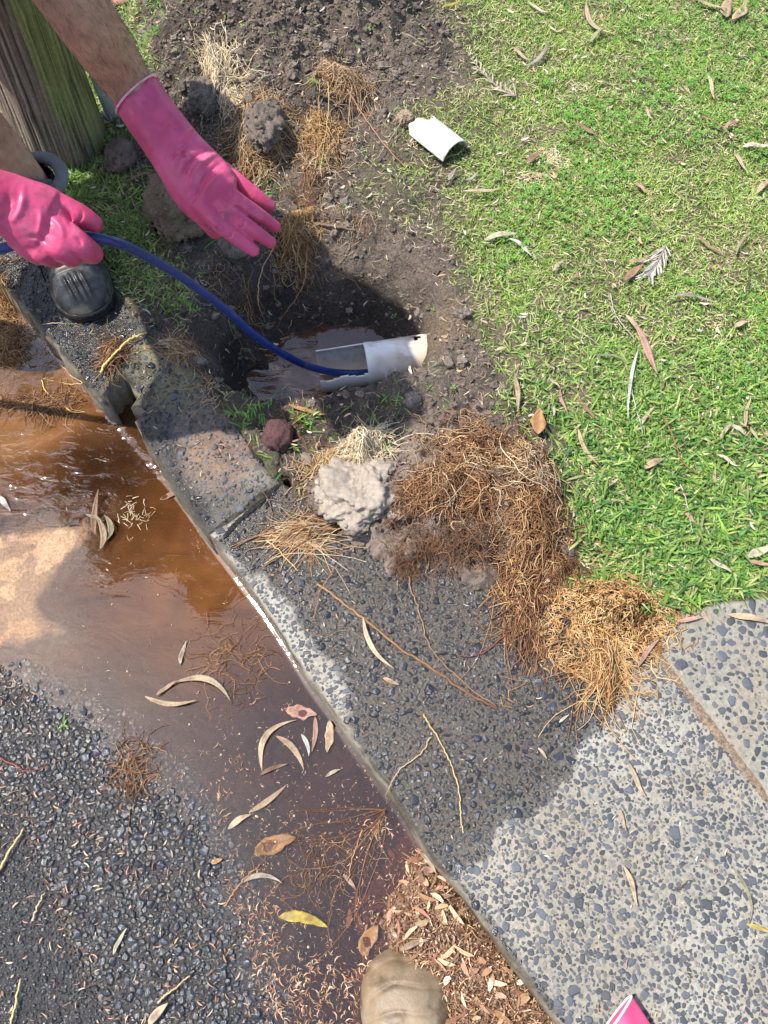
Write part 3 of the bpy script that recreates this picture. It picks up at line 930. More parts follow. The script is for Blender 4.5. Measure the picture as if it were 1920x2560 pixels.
def lawn_density(P):
    so = soil_amount(P)
    thin = .32 + .68 * sstep(-.6, .25, fbm(P[:, 0], P[:, 1], .10, 4, off=15))
    h = sdist(P, hole_poly)
    edge = .38 + .62 * sstep(.0, .17, -sdist(P, soil_poly) + .05 * fbm(P[:, 0], P[:, 1], .12, 3, off=19))
    return np.clip((1 - so) ** 1.3 * thin * edge + .014, 0, 1) * (h < -.01)

P = lawn_points(430000, lawn_density)
px, py = proj(P)
n = len(P)
broad = np.clip(sstep(650, 1150, py) + .35 * (rng.random(n) < .3) + (px < 620) * .5, 0, 1)
L = rng.uniform(.008, .022, n) * (1 + .95 * broad) * np.where(rng.random(n) < .04, 1.8, 1)
w = rng.uniform(.0012, .0024, n) * (1 + 1.05 * broad)
so = soil_amount(P)
V, q, t = blades(P, gheight(P[:, 0], P[:, 1]) - .001, L, w, rng.uniform(0, 2 * np.pi, n), rng.uniform(.15, 1.05, n), rng.uniform(.05, .45, n), rng.normal(0, .5, n))
tone = rng.random(n)
g = mixc((.19, .35, .05), (.40, .56, .11), tone)
g = mixc(g, np.array((.055, .19, .06)), (broad * .95 * rng.random(n)))
g = mixc(g, np.array((.50, .50, .20)), (rng.random(n) < .16) * .8)
g = mixc(g, np.array((.30, .36, .09)), ((px < 560) & (py > 440)) * .45 * rng.random(n))
g = g * rng.uniform(.75, 1.25, (n, 1))
tag(obj("grass", V, [q, t], M_grass, np.repeat(g, 5, 0), smooth=False), "short green lawn grass around the dug hole", kind='stuff')

P = lawn_points(92000, lambda P: np.clip((1 - soil_amount(P)) * .8 + .06, 0, 1) * (sdist(P, hole_poly) < .02))
n = len(P)
V, q, t = blades(P, gheight(P[:, 0], P[:, 1]) + rng.uniform(0, .007, n), rng.uniform(.006, .020, n), rng.uniform(.0008, .0018, n), rng.uniform(0, 2 * np.pi, n), rng.uniform(-.05, .4, n), rng.uniform(0, .3, n), rng.normal(0, .4, n))
g = mixc((.52, .43, .26), (.66, .56, .38), rng.random(n)); g = mixc(g, np.array((.32, .24, .16)), (rng.random(n) < .3) * .8)
tag(obj("dead_grass", V, [q, t], M_straw, np.repeat(g, 5, 0), smooth=False), "dry straw coloured thatch lying between the lawn blades", kind='stuff')

# clover: three rounded leaflets on each stalk
P = lawn_points(80000, lambda P: clover_amount(P) * .35 * (soil_amount(P) < .3) + .004)
n = len(P)
a0 = rng.uniform(0, 2 * np.pi, n); zc = gheight(P[:, 0], P[:, 1]) + rng.uniform(.008, .018, n); r = rng.uniform(.0022, .0040, n)
Vs = []
for k in range(3):
    a = a0 + k * 2.094
    d = np.stack([np.cos(a), np.sin(a)], 1); s = np.stack([-d[:, 1], d[:, 0]], 1)
    lift = rng.uniform(.0, .5, n)
    def pt(u, v, e=0.0):
        return np.c_[P + d * (u * r)[:, None] + s * (v * r)[:, None], zc + (u * lift + e) * r]
    Vs.append(np.stack([pt(.1, 0), pt(.9, -.62, .15), pt(1.75, -.58, .1), pt(1.65, 0, -.12), pt(1.75, .58, .1), pt(.9, .62, .15)], 1))
V = np.concatenate(Vs); m = len(V)
i = np.arange(m)[:, None] * 6
cc = mixc((.10, .28, .04), (.20, .42, .07), rng.random(n)) * rng.uniform(.8, 1.2, (n, 1))
tag(obj("clover", V.reshape(-1, 3), [np.vstack([i + np.array([[0, 1, 2, 3]]), i + np.array([[0, 3, 4, 5]])])], M_grass, np.repeat(np.tile(cc, (3, 1)), 6, 0), smooth=False), "bright green clover leaves growing through the lawn", kind='stuff')

# ================================================================== SOIL CRUMBS AND CLODS
def crumb_cloud(n, dens, r0, r1, pw, det, tall=.75):
    P = rng.uniform(np.array([-.85, .35]), np.array([.55, 2.15]), (n, 2))
    P = P[in_view(P, 0, 60)]
    P = P[rng.random(len(P)) < dens(P)]
    pr = []
    bv, bf = ico(det)
    for k in range(9):
        pr.append(bv * np.clip(1 + .75 * fbm3(bv, .6, 3, .6, k * 3.7), .35, 1.8)[:, None])
    Vs, Fs, Cs, n0 = [], [], [], 0
    z = gheight(P[:, 0], P[:, 1])
    for (x, y), zz in zip(P, z):
        r = r0 + (r1 - r0) * rng.random() ** pw
        R = Matrix.Rotation(rng.uniform(0, 6.3), 3, 'Z') @ Matrix.Rotation(rng.uniform(-1, 1), 3, 'X')
        V = pr[int(rng.integers(0, 9))] @ np.array(R) * r * np.array([1, 1, tall]) + (x, y, zz + r * .25)
        Vs.append(V); Fs.append(bf + n0); n0 += len(V)
        Cs.append(np.ones((len(V), 3)) * (np.array((.195, .158, .13)) * rng.uniform(.6, 1.25)))
    return np.concatenate(Vs), np.concatenate(Fs), np.concatenate(Cs)

def mound_dens(P):
    px, py = proj(P)
    return sstep(.5, .9, soil_amount(P)) * np.clip(sstep(460, 250, py) + .34, 0, 1) * np.where(sdist(P, hole_poly) < .0, 1, .8 * (gheight(P[:, 0], P[:, 1]) > -.145)) * np.clip(.35 + .9 * sstep(-.4, .4, fbm(P[:, 0], P[:, 1], .1, 3, off=21)), 0, 1)
V1, F1, C1 = crumb_cloud(52000, mound_dens, .0016, .0052, 2.0, 1)
V2, F2, C2 = crumb_cloud(3600, mound_dens, .004, .0125, 2.4, 2)
tag(obj("soil_crumbs", np.vstack([V1, V2]), np.vstack([F1, F2 + len(V1)]), M_clod, np.vstack([C1, C2]), smooth=False), "crumbled dark soil strewn over the mound and the bare earth", kind='stuff')

def lump(name, label, cat, px, py, sx, sy, h, colr, m, det=5, amp=.3, freq=.45, seed=0.0, dz=0.0, parent=None, top=None, zg=None, group=None, crumbs=0):
    """an irregular lump of earth; sx, sy half sizes in photo pixels"""
    p = at(px, py, 0.0 if zg is None else zg)
    if zg is None: p[2] = gheight(p[0], p[1]) if sdist(p[None, :2], drive_out)[0] < 0 else .002
    k = ppm(px, py, p[2])
    bv, bf = ico(det)
    d = 1 + amp * fbm3(bv, freq, 5, .58, seed) + amp * .25 * np.abs(fbm3(bv, freq * .3, 3, .6, seed + 5))
    V = bv * d[:, None] * np.array([sx / k, sy / k / .82, h])
    V[:, 2] = np.maximum(V[:, 2], -.3 * h)
    C = np.asarray(colr) * (1 + .28 * fbm3(bv, .35, 4, .5, seed + 9))[:, None]
    if top is not None:
        C = top(bv, C)
    base = p + np.array([0, 0, h * .28 + dz])
    if crumbs:
        pick = rng.choice(np.flatnonzero(V[:, 2] < (.5 * h if top is not None else 9)), crumbs)
        cv, cf = ico(1)
        add = []
        for i_ in pick:
            r_ = rng.uniform(.08, .24) ** 1.5 * (sx / k) * rng.uniform(.5, 1.3)
            add.append(cv * np.clip(1 + .45 * rng.normal(0, 1, (len(cv), 1)), .3, 2.2) * np.array([1, 1, .7]) * r_ + V[i_] * rng.uniform(.92, 1.06))
        bf = np.vstack([bf] + [cf + len(V) + j_ * len(cv) for j_ in range(crumbs)])
        C = np.vstack([C] + [np.ones((len(cv), 3)) * C[i_] * rng.uniform(.75, 1.2) for i_ in pick])
        V = np.vstack([V] + add)
    o = obj(name, V + base, bf, m, np.clip(C, .01, .9), parent, None if parent is not None else tuple(base))
    if label: tag(o, label, cat, group)
    return o, base

SOILC = (.16, .125, .10)
lump("soil_clod", "large crumbly brown soil clod under the outstretched gloved hand", "soil clod", 455, 548, 74, 78, .058, (.22, .155, .10), M_clod, 5, .38, .5, 1.0, crumbs=260)
lump("soil_clod", "small round fibrous soil clod beside the timber post", "soil clod", 303, 402, 36, 44, .03, (.19, .135, .105), M_clod, 4, .3, .5, 2.0, crumbs=260)
lump("soil_clod", "grey soil clod caught in the roots above the pink fingers", "soil clod", 668, 368, 44, 58, .04, (.17, .135, .11), M_clod, 5, .34, .5, 3.0, dz=.012, crumbs=260)
lump("soil_clod", "wet grey soil clod just below the pink fingertips", "soil clod", 600, 636, 44, 30, .03, (.18, .145, .12), M_clod, 4, .34, .5, 4.0, crumbs=260)
lump("soil_clod", "small tan soil clod beside the grey twig near the pipe piece", "soil clod", 1010, 316, 22, 18, .016, (.33, .25, .17), M_clod, 4, .34, .5, 5.0, crumbs=260)
lump("soil_clod", "pale lumpy soil clod on the left flank of the mound", "soil clod", 520, 300, 36, 44, .035, (.19, .155, .128), M_clod, 5, .36, .45, 6.0, crumbs=260)
lump("soil_clod", "broad crumbly soil clod on the top right of the mound", "soil clod", 840, 70, 58, 36, .04, (.22, .185, .155), M_clod, 5, .36, .45, 7.0, crumbs=260)
lump("soil_clod", "rounded soil clod on the bare earth above the root mat", "soil clod", 1030, 1025, 20, 18, .012, (.25, .21, .18), M_clod, 4, .25, .6, 8.0, crumbs=260)

def foam(bv, C):
    f = sstep(.30, .52, bv[:, 2] + .25 * fbm3(bv, .5, 4, .5, 40) - .50 * np.clip(bv[:, 0] - .18, 0, 1) + .12 * (bv[:, 1] < .5))
    return C * (1 - f[:, None]) + np.array((.33, .275, .22)) * f[:, None]
lump("mud_lump", "big grey mud lump topped with dried sandy froth", "mud lump", 905, 1238, 112, 90, .050, (.125, .09, .068), M_mud, 6, .38, .5, 11.0, top=foam, crumbs=240)
spill_poly = poly([(800, 1150), (870, 1110), (1000, 1060), (1120, 1030), (1260, 1030), (1380, 1110), (1420, 1260), (1440, 1400), (1390, 1470), (1290, 1450), (1200, 1462), (1120, 1425), (1040, 1418), (975, 1440), (920, 1415), (870, 1360), (830, 1290), (790, 1240)])
X, Y = np.meshgrid(np.arange(-.2, .5, .0045), np.arange(.4, .92, .0045))
P = np.stack([X.ravel(), Y.ravel()], 1)
sp = sdist(P, spill_poly) + .022 * fbm(P[:, 0], P[:, 1], .07, 5, .6, off=41)
r_ = fbm(P[:, 0], P[:, 1], .07, 6, .62, off=42) * .5 + .5 - .6 * np.abs(fbm(P[:, 0], P[:, 1], .04, 5, .6, off=43))
zz = np.where((sdist(P, drive_out) > 0) | (sdist(P, kerb_out) > 0), .002, np.maximum(gheight(P[:, 0], P[:, 1]), -.02))
zz = zz - .008 + sstep(-.012, .035, sp) * (.012 + .046 * np.clip(r_, 0, 1))
I = np.arange(len(P)).reshape(X.shape)
q = np.stack([I[:-1, :-1], I[:-1, 1:], I[1:, 1:], I[1:, :-1]], -1).reshape(-1, 4)
q = q[(sp[q] > -.014).all(1)]
u_, inv = np.unique(q, return_inverse=True)
mc = mixc((.125, .095, .075), (.20, .152, .12), sstep(-.3, .6, fbm(P[:, 0], P[:, 1], .06, 5, .6, off=44)))
mc = mixc(mc, np.array((.14, .075, .045)), sstep(.1, .6, fbm(P[:, 0], P[:, 1], .09, 4, off=45)) * .6)
tag(obj("mud_spill", np.c_[P, zz][u_], inv.reshape(-1, 4), M_mud, mc[u_]), "lumpy grey brown mud dragged out with the roots onto the driveway edge", kind='stuff')
pk = u_[rng.choice(len(u_), 2600)]
bv0, bf0 = ico(1)
Vc = (bv0[None] * np.clip(1 + .5 * rng.normal(0, 1, (len(pk), len(bv0), 1)), .3, 2.2)) * (rng.uniform(.0012, .0055, len(pk)) * rng.random(len(pk)) ** .5)[:, None, None] + np.c_[P, zz][pk][:, None]
tag(obj("mud_crumbs", Vc.reshape(-1, 3), (np.arange(len(pk))[:, None, None] * len(bv0) + bf0[None]).reshape(-1, 3), M_mud, np.repeat(mc[pk] * rng.uniform(.7, 1.2, (len(pk), 1)), len(bv0), 0), smooth=False), "crumbs of mud on the dragged out heap", kind='stuff')
lump("red_stone", "rough dark red stone at the back of the kerb", "stone", 697, 1100, 36, 36, .032, (.115, .052, .050), mat("scoria", None, .8, .4, .35, 300.0, 1.0, 600.0, .003), 5, .22, .7, 20.0)
lump("brick_fragment", "dull pink brick fragment in the grass behind the mound", "brick", 312, 30, 24, 12, .012, (.42, .20, .17), mat("brick_clay", None, .85, .3, .3, 300.0, .5, 600.0, .002), 3, .12, .9, 21.0)

# ================================================================== POST AND CONDUIT
pb = at(150, 384, 0.0)
na, nh = 420, 64
th = np.linspace(0, 2 * np.pi, na, endpoint=False)
hh = np.concatenate([np.linspace(-.12, .0, 4), np.linspace(.012, .62, nh - 4)])
PV, PC = [], []
rad = .093
for z in hh:
    cx, cy = pb[0] + .045 * z, pb[1] + .04 + .03 * z
    flare = 1 + .10 * math.exp(-max(z, 0) / .16)
    u = np.stack([np.cos(th) * 3.0, np.sin(th) * 3.0, np.full(na, z * 1.1)], 1)
    warp = .22 * fbm3(u * np.array([1, 1, 2.0]), 2.2, 3, .5, 50)
    tw = th + warp * .35
    gr = fbm3(np.stack([np.cos(tw) * 9, np.sin(tw) * 9, np.full(na, z * 1.3)], 1), .55, 4, .62, 51)
    crack = np.clip(np.abs(fbm3(np.stack([np.cos(tw) * 9, np.sin(tw) * 9, np.full(na, z * 1.6)], 1), .62, 2, .5, 52)) * -6 + .9, 0, 1)
    r = rad * flare * (1 + .05 * fbm3(u, 2.5, 2, .5, 53)) + .0016 * gr - .0045 * crack
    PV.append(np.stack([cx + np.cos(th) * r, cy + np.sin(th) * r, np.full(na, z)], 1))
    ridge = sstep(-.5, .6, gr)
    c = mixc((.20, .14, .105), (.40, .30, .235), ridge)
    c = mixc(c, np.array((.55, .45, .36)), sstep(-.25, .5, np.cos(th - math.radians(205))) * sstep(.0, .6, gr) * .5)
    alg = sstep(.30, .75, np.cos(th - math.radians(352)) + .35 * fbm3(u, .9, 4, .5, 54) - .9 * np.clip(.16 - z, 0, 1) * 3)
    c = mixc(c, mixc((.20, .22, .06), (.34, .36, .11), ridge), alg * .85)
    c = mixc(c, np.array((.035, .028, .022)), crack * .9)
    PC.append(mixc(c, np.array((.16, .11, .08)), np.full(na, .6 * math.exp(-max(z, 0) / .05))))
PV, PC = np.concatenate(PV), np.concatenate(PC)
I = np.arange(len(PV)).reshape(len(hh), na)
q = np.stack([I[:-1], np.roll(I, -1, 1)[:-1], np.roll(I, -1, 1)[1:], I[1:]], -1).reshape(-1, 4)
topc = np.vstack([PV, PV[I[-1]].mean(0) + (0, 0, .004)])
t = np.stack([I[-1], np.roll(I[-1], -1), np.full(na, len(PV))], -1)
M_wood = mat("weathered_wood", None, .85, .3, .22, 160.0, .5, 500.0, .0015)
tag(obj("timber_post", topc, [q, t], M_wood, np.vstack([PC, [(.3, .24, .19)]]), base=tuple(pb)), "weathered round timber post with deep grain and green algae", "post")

M_pvc = mat("white_plastic", None, .38, .5, .07, 60.0, .12, 300.0, .0008, rvar=.1)
p0, p1 = at(283, 283, .0), at(232, 150, .22)
cth = thing("conduit", "narrow grey white plastic conduit standing behind the timber post", "conduit", tuple(p0))
ax = np.array([p1 - p0]) / np.linalg.norm(p1 - p0)
ln = np.linspace(-.03, .75, 14)[:, None] * ax + p0
B = Bag(); V, q, t = ring_tube(ln, .0185, 20, (1, 0, .1)); B.add(V, q, t, (.62, .62, .60))
B.build("pipe", M_pvc, cth)
B = Bag(); V, q, t = ring_tube(p0 + np.array([[-.012], [.0], [.012], [.013]]) * ax, [.0225, .0228, .0226, .021], 20, (1, 0, .1)); B.add(V, q, t, (.42, .43, .43))
B.build("collar", M_pvc, cth)
B = Bag(); V, q, t = ring_tube(p0 + np.array([[.135], [.137], [.139]]) * ax, [.0192, .0202, .0192], 20, (1, 0, .1)); B.add(V, q, t, (.50, .50, .47))
B.build("clip", M_pvc, cth)

# ================================================================== BROKEN DRAIN PIPE
def shell(O, I_, keepq, nu, nv, C):
    """outer and inner skins of a grid (nu along, nv round, closed) joined along every open edge"""
    n = len(O)
    qo = keepq
    qi = keepq[:, ::-1] + n
    e = np.concatenate([keepq[:, [0, 1]], keepq[:, [1, 2]], keepq[:, [2, 3]], keepq[:, [3, 0]]])
    key = np.sort(e, 1); key = key[:, 0] * n + key[:, 1]
    u, inv, cnt = np.unique(key, return_inverse=True, return_counts=True)
    b = e[cnt[inv.ravel()] == 1]
    rim = np.stack([b[:, 1], b[:, 0], b[:, 0] + n, b[:, 1] + n], -1)
    return np.vstack([O, I_]), np.vstack([qo, qi, rim])

PA, PBb = at(797, 930, -.119), at(1052, 890, -.112)
pax = (PBb - PA) / np.linalg.norm(PBb - PA)
ph = np.cross((0, 0, 1), pax); ph /= np.linalg.norm(ph)        # horizontal, away from the camera
pu = np.cross(pax, ph)
LP = np.linalg.norm(PBb - PA)
cut_s = LP * (915 - 797) / (1052 - 797)
ss = np.concatenate([np.linspace(0, cut_s - .004, 22), [cut_s, cut_s + .0015], np.linspace(cut_s + .006, LP + .16, 36)])
nv = 96
an = np.radians(np.linspace(0, 360, nv, endpoint=False))
S_, A_ = np.meshgrid(ss, an, indexing='ij')
ro = .0460
lip = .0012 * (S_ > cut_s + .001) * (S_ < cut_s + .02)
def pipe_pt(r):
    return PA + S_[..., None] * pax + (np.cos(A_) * r)[..., None] * ph + (np.sin(A_) * r)[..., None] * pu
wob = .0010 * fbm(S_.ravel(), A_.ravel() * .05, .05, 3).reshape(S_.shape)
Vo, Vi = pipe_pt(ro + lip + wob * .2).reshape(-1, 3), pipe_pt(ro - .0032 + wob * .2).reshape(-1, 3)
I = np.arange(len(Vo)).reshape(len(ss), nv)
q = np.stack([I[:-1], np.roll(I, -1, 1)[:-1], np.roll(I, -1, 1)[1:], I[1:]], -1)
am = np.degrees(np.broadcast_to(an + np.pi / nv, q.shape[:2])); sm = np.broadcast_to(((ss[:-1] + ss[1:]) / 2)[:, None], am.shape)
gone = (sm < cut_s) & (am > 40) & (am < 150 + 3 * np.sin(sm * 90))
gone |= (sm < .010 + .004 * np.sin(am * .3)) & (am > 200) & (am < 290)
hs, ha = LP * (1045 - 797) / 255, 62
gone |= (((sm - hs) / .010) ** 2 + ((am - ha) / 15) ** 2 + .35 * np.sin(sm * 700 + am * .3)) < 1
q = q[~gone]
V, q = shell(Vo, Vi, q.reshape(-1, 4), len(ss), nv, None)
muddy = sstep(.55, 1.0, np.tile((S_ / LP).ravel(), 2) + .25 * fbm3(V, .03, 4, .55, 60))
C = mixc((.80, .79, .76), (.50, .38, .25), muddy * .75)
C = mixc(C, np.array((.36, .24, .15)), sstep(.2, .75, fbm3(V, .018, 5, .62, 61)) * .55)
C = mixc(C, np.array((.45, .40, .34)), sstep(.75, 1., np.abs(np.sin((V @ pax) * 240 + 6 * fbm3(V, .05, 3, .5, 62)))) * sstep(.1, .5, fbm3(V, .03, 3, .5, 64)) * .35)
inn = np.arange(len(V)) >= len(Vo)
C[inn] = mixc(C[inn], np.array((.55, .42, .30)), sstep(.0, -.03, (V[inn] - PA) @ pu) * .75)
dp = thing("drain_pipe", "white plastic drain pipe in the hole, its near end cut open", "pipe", tuple(PA))
obj("pipe", V, q, M_pvc, C, dp)
# mud caked on the far end of the pipe
bv, bf = ico(4)
mp = PA + pax * (LP + .02) + pu * .018 + ph * .0
Vm = mp + (bv * (1 + .4 * fbm3(bv, .5, 4, .6, 63))[:, None] * np.array([.022, .030, .026])) @ np.stack([pax, ph, pu])
obj("mud", Vm, bf, M_mud, np.ones((len(Vm), 3)) * (.33, .235, .16), dp)

# the piece cut out of it, lying on the lawn
fa, fb = at(1070, 322, .026), at(1122, 366, .022)
fx = (fb - fa) / np.linalg.norm(fb - fa); fx[2] *= .4; fx /= np.linalg.norm(fx)
fh = np.cross((0, 0, 1), fx); fh /= np.linalg.norm(fh); fu = np.cross(fx, fh)
ns, nt2 = 34, 40
sg = np.linspace(-.022, np.linalg.norm(fb - fa) + .022, ns); ag = np.radians(np.linspace(6, 164, nt2))
S_, A_ = np.meshgrid(sg, ag, indexing='ij')
end = .012 * np.sin(A_ * 3.1 + .6) - .020 * sstep(.5, 1.0, np.sin(A_ * 1.4)) + .004 * np.sin(A_ * 11)
S2 = np.where(S_ < sg[8], sg[8] + (S_ - sg[8]) * (1 + end * 25), S_)
fc = (fa + fb) / 2 - fx * np.linalg.norm(fb - fa) / 2 - np.array([0, 0, .018])
def fpt(r): return (fc + S2[..., None] * fx + (np.cos(A_) * r)[..., None] * fh + (np.sin(A_) * r)[..., None] * fu).reshape(-1, 3)
I = np.arange(ns * nt2).reshape(ns, nt2)
q = np.stack([I[:-1, :-1], I[:-1, 1:], I[1:, 1:], I[1:, :-1]], -1).reshape(-1, 4)
V, q = shell(fpt(.0415), fpt(.0385), q, ns, nt2, None)
C = mixc((.72, .70, .65), (.42, .31, .21), sstep(.1, .55, fbm3(V, .014, 4, .6, 70)) * .8)
tag(obj("pipe_fragment", V, q, M_pvc, C, base=tuple(fc)), "broken curved piece of white plastic pipe with mud flecks on the lawn", "pipe piece")

# ================================================================== HOSE
hose = np.array([at(*p) for p in [(-1500, 900, -.065), (-900, 930, -.065), (-560, 850, .06), (-330, 725, .27), (-150, 665, .36), (-20, 629, .395), (60, 606, .405), (130, 593, .410), (205, 590, .408), (268, 601, .390), (335, 624, .350), (450, 690, .265), (560, 771, .160), (650, 848, .048), (738, 902, -.058), (800, 924, -.110), (850, 932, -.138), (910, 932, -.148), (990, 921, -.150), (1040, 915, -.150)]])
hc = catmull(hose, 10)
V, q, t = ring_tube(hc, .0078, 18)
M_hose = mat("blue_hose", None, .3, .5, .12, 30.0, .12, 500.0, .0006, rvar=.1)
dirt = sstep(.35, .7, fbm3(V, .03, 4, .6, 80))
C = mixc((.018, .040, .19), (.10, .11, .17), dirt * .35)
tag(obj("hose", V, [q, t], M_hose, C, base=tuple(hc[0])), "dark blue hose running from the gloved hand into the broken pipe", "hose")

# ================================================================== WORKER
M_skin = mat("skin", None, .5, .4, .22, 60.0, .35, 380.0, .0012, sss=.12)
M_glove = mat("rubber_glove", None, .42, .5, .13, 38.0, .35, 90.0, .0022, rvar=.12, sss=.06)
M_boot = mat("black_leather", None, .38, .5, .4, 70.0, .5, 320.0, .0015, rvar=.2)
M_rubber = mat("black_rubber", None, .3, .5, .3, 80.0, .2, 300.0, .001, rvar=.1)
M_eyelet = mat("dull_metal", None, .4, .5, .1, metallic=.8)
M_cloth = mat("work_cloth", None, .9, .2, .2, 60.0, .4, 700.0, .001)

def skin_body(name, J, E, mat_, sub=2, root=0):
    me = bpy.data.meshes.new(name)
    names = list(J)
    me.from_pydata([J[k][0] for k in names], [(names.index(a), names.index(b)) for a, b in E], [])
    def sk(o):
        o.modifiers.new("skin", 'SKIN')
        sv = o.data.skin_vertices[0].data
        for i, k in enumerate(names):
            r = J[k][1]
            sv[i].radius = (r, r) if np.isscalar(r) else r
            sv[i].use_root = (i == root)
        m = o.modifiers.new("sub", 'SUBSURF'); m.levels = sub; m.render_levels = sub
    return baked(name, me, [sk], mat_)

ank, toe = np.array([-.684, 1.238, .10]), np.array([-.590, 1.018, .01])
fdir = np.array([.393, -.9195, 0.0])
J = {
 'pelvis': ((-.98, 1.36, .80), .13), 'waist': ((-.90, 1.25, .90), .125), 'chest': ((-.74, 1.05, .97), .135), 'neck': ((-.665, .955, 1.04), .06),
 'head0': ((-.635, .92, 1.05), .075), 'head1': ((-.585, .855, 1.04), .095), 'head2': ((-.535, .80, 1.03), .07),
 'shl': ((-.585, 1.15, .945), .065), 'uarml': ((-.50, 1.08, .83), .052), 'elbl': (tuple(at(70, -165, .73)), .046), 'mfal': (tuple(at(190, 15, .655)), .0435), 'fal': (tuple(at(262, 118, .585)), .0435), 'fal2': (tuple(at(315, 200, .53)), .0365), 'wrl': (tuple(at(368, 275, .495)), .032), 'handl': (tuple(at(430, 360, .455)), .03),
 'shr': ((-.87, .93, .93), .065), 'uarmr': ((-.84, .86, .78), .052), 'elbr': ((-.79, .81, .63), .045), 'far': ((-.66, .825, .55), .042), 'wrr': (tuple(at(-95, 487, .505)), .033), 'handr': (tuple(at(-20, 500, .485)), .03),
 'hipl': ((-.91, 1.40, .76), .095), 'thl': ((-.84, 1.30, .63), .085), 'knl': ((-.775, 1.215, .49), .062), 'cal': ((-.762, 1.232, .35), .060), 'shl2': ((-.728, 1.245, .22), .047), 'ankl': ((-.700, 1.243, .12), .04), 'ftl': ((-.66, 1.17, .07), .035),
 'hipr': ((-1.05, 1.28, .76), .095), 'thr': ((-1.02, 1.16, .60), .085), 'knr': ((-1.0, 1.03, .44), .062), 'car': ((-1.03, 1.05, .29), .060), 'ankr': ((-1.05, 1.06, .05), .04), 'ftr': ((-1.01, .98, -.01), .035)}
E = [('pelvis', 'waist'), ('waist', 'chest'), ('chest', 'neck'), ('neck', 'head0'), ('head0', 'head1'), ('head1', 'head2'),
     ('chest', 'shl'), ('shl', 'uarml'), ('uarml', 'elbl'), ('elbl', 'mfal'), ('mfal', 'fal'), ('fal', 'fal2'), ('fal2', 'wrl'), ('wrl', 'handl'),
     ('chest', 'shr'), ('shr', 'uarmr'), ('uarmr', 'elbr'), ('elbr', 'far'), ('far', 'wrr'), ('wrr', 'handr'),
     ('pelvis', 'hipl'), ('hipl', 'thl'), ('thl', 'knl'), ('knl', 'cal'), ('cal', 'shl2'), ('shl2', 'ankl'), ('ankl', 'ftl'),
     ('pelvis', 'hipr'), ('hipr', 'thr'), ('thr', 'knr'), ('knr', 'car'), ('car', 'ankr'), ('ankr', 'ftr')]
bm_ = skin_body("person", J, E, M_skin, 3)
V = verts_of(bm_)
# face: brow, nose, eye hollows, mouth, ears pushed out of the head
hd0, hd1 = np.array(J['head1'][0]), np.array(J['head2'][0])
fwd = (hd1 - hd0); fwd[2] -= .035; fwd /= np.linalg.norm(fwd)
crown = np.cross(np.cross(fwd, (0, 0, 1)), fwd); crown /= np.linalg.norm(crown); side = np.cross(fwd, crown)
down = -crown
for (f, s_, u, r, a) in ((.075, 0, -.085, .022, .018), (.05, .03, -.085, .014, -.006), (.05, -.03, -.085, .014, -.006), (.05, 0, -.10, .03, .004), (-.02, .088, -.01, .022, .014), (-.02, -.088, -.01, .022, .014)):
    c = hd0 + fwd * f + side * s_ + crown * u
    d = V - c
    wgt = np.exp(-(d ** 2).sum(1) / (r * r))
    V += wgt[:, None] * a * (V - hd0) / (np.linalg.norm(V - hd0, axis=1, keepdims=True) + 1e-6)
base = np.array([-.70, 1.24, .0])
tan = mixc((.53, .30, .20), (.43, .23, .15), sstep(-.4, .5, fbm3(V, .05, 4, .5, 90)))
tan = mixc(tan, np.array((.22, .14, .10)), sstep(.3, .8, fbm3(V, .012, 3, .6, 91)) * .35)
set_verts(bm_, V - base); set_col(bm_, tan)
person = link("person", bm_, None, tuple(base)); person["_b"] = [float(v) for v in base]
tag(person, "worker in pink rubber gloves and black boots guiding the hose from the left", "person")

# hair on forearm, shin and head
def hairs(name, n, sel, flow, length, rad, colr):
    me = person.data
    me.calc_loop_triangles()
    tri = np.array([t.vertices[:] for t in me.loop_triangles])
    A, B_, C_ = V[tri[:, 0]], V[tri[:, 1]], V[tri[:, 2]]
    ctr = (A + B_ + C_) / 3
    ok = sel(ctr)
    tri, A, B_, C_ = tri[ok], A[ok], B_[ok], C_[ok]
    nr = np.cross(B_ - A, C_ - A); ar = np.linalg.norm(nr, axis=1); nr /= ar[:, None] + 1e-12
    k = rng.choice(len(tri), n, p=ar / ar.sum())
    u, v = rng.random(n), rng.random(n); f = u + v > 1; u[f], v[f] = 1 - u[f], 1 - v[f]
    P = A[k] + (B_[k] - A[k]) * u[:, None] + (C_[k] - A[k]) * v[:, None]
    d = flow[None] + rng.normal(0, .35, (n, 3)); d -= (d * nr[k]).sum(1, keepdims=True) * nr[k]; d /= np.linalg.norm(d, axis=1, keepdims=True)
    l = length * rng.uniform(.5, 1.2, n)
    Cn = np.stack([P, P + d * (l * .5)[:, None] + nr[k] * (l * .20)[:, None], P + d * l[:, None] + nr[k] * (l * .26)[:, None]], 1)
    Vh, qh = tubes(Cn, np.tile([rad, rad * .8, rad * .3], (n, 1)), 3)
    o = obj(name, Vh, qh, mat(name + "_strand", None, .6, .3, 0), np.ones((len(Vh), 3)) * colr, person)
    o["kind"] = 'stuff'
el, wr = np.array(J['elbl'][0]), np.array(J['wrl'][0])
def onseg(c, a, b, r):
    t = np.clip(((c - a) @ (b - a)) / ((b - a) @ (b - a)), 0, 1)
    return np.linalg.norm(c - a - t[:, None] * (b - a), axis=1) < r
hairs("arm_hair", 4200, lambda c: onseg(c, el, wr, .07) & (((c - el) @ (wr - el)) / ((wr - el) @ (wr - el)) < 1.0), (wr - el) / np.linalg.norm(wr - el), .012, .00011, (.16, .10, .07))
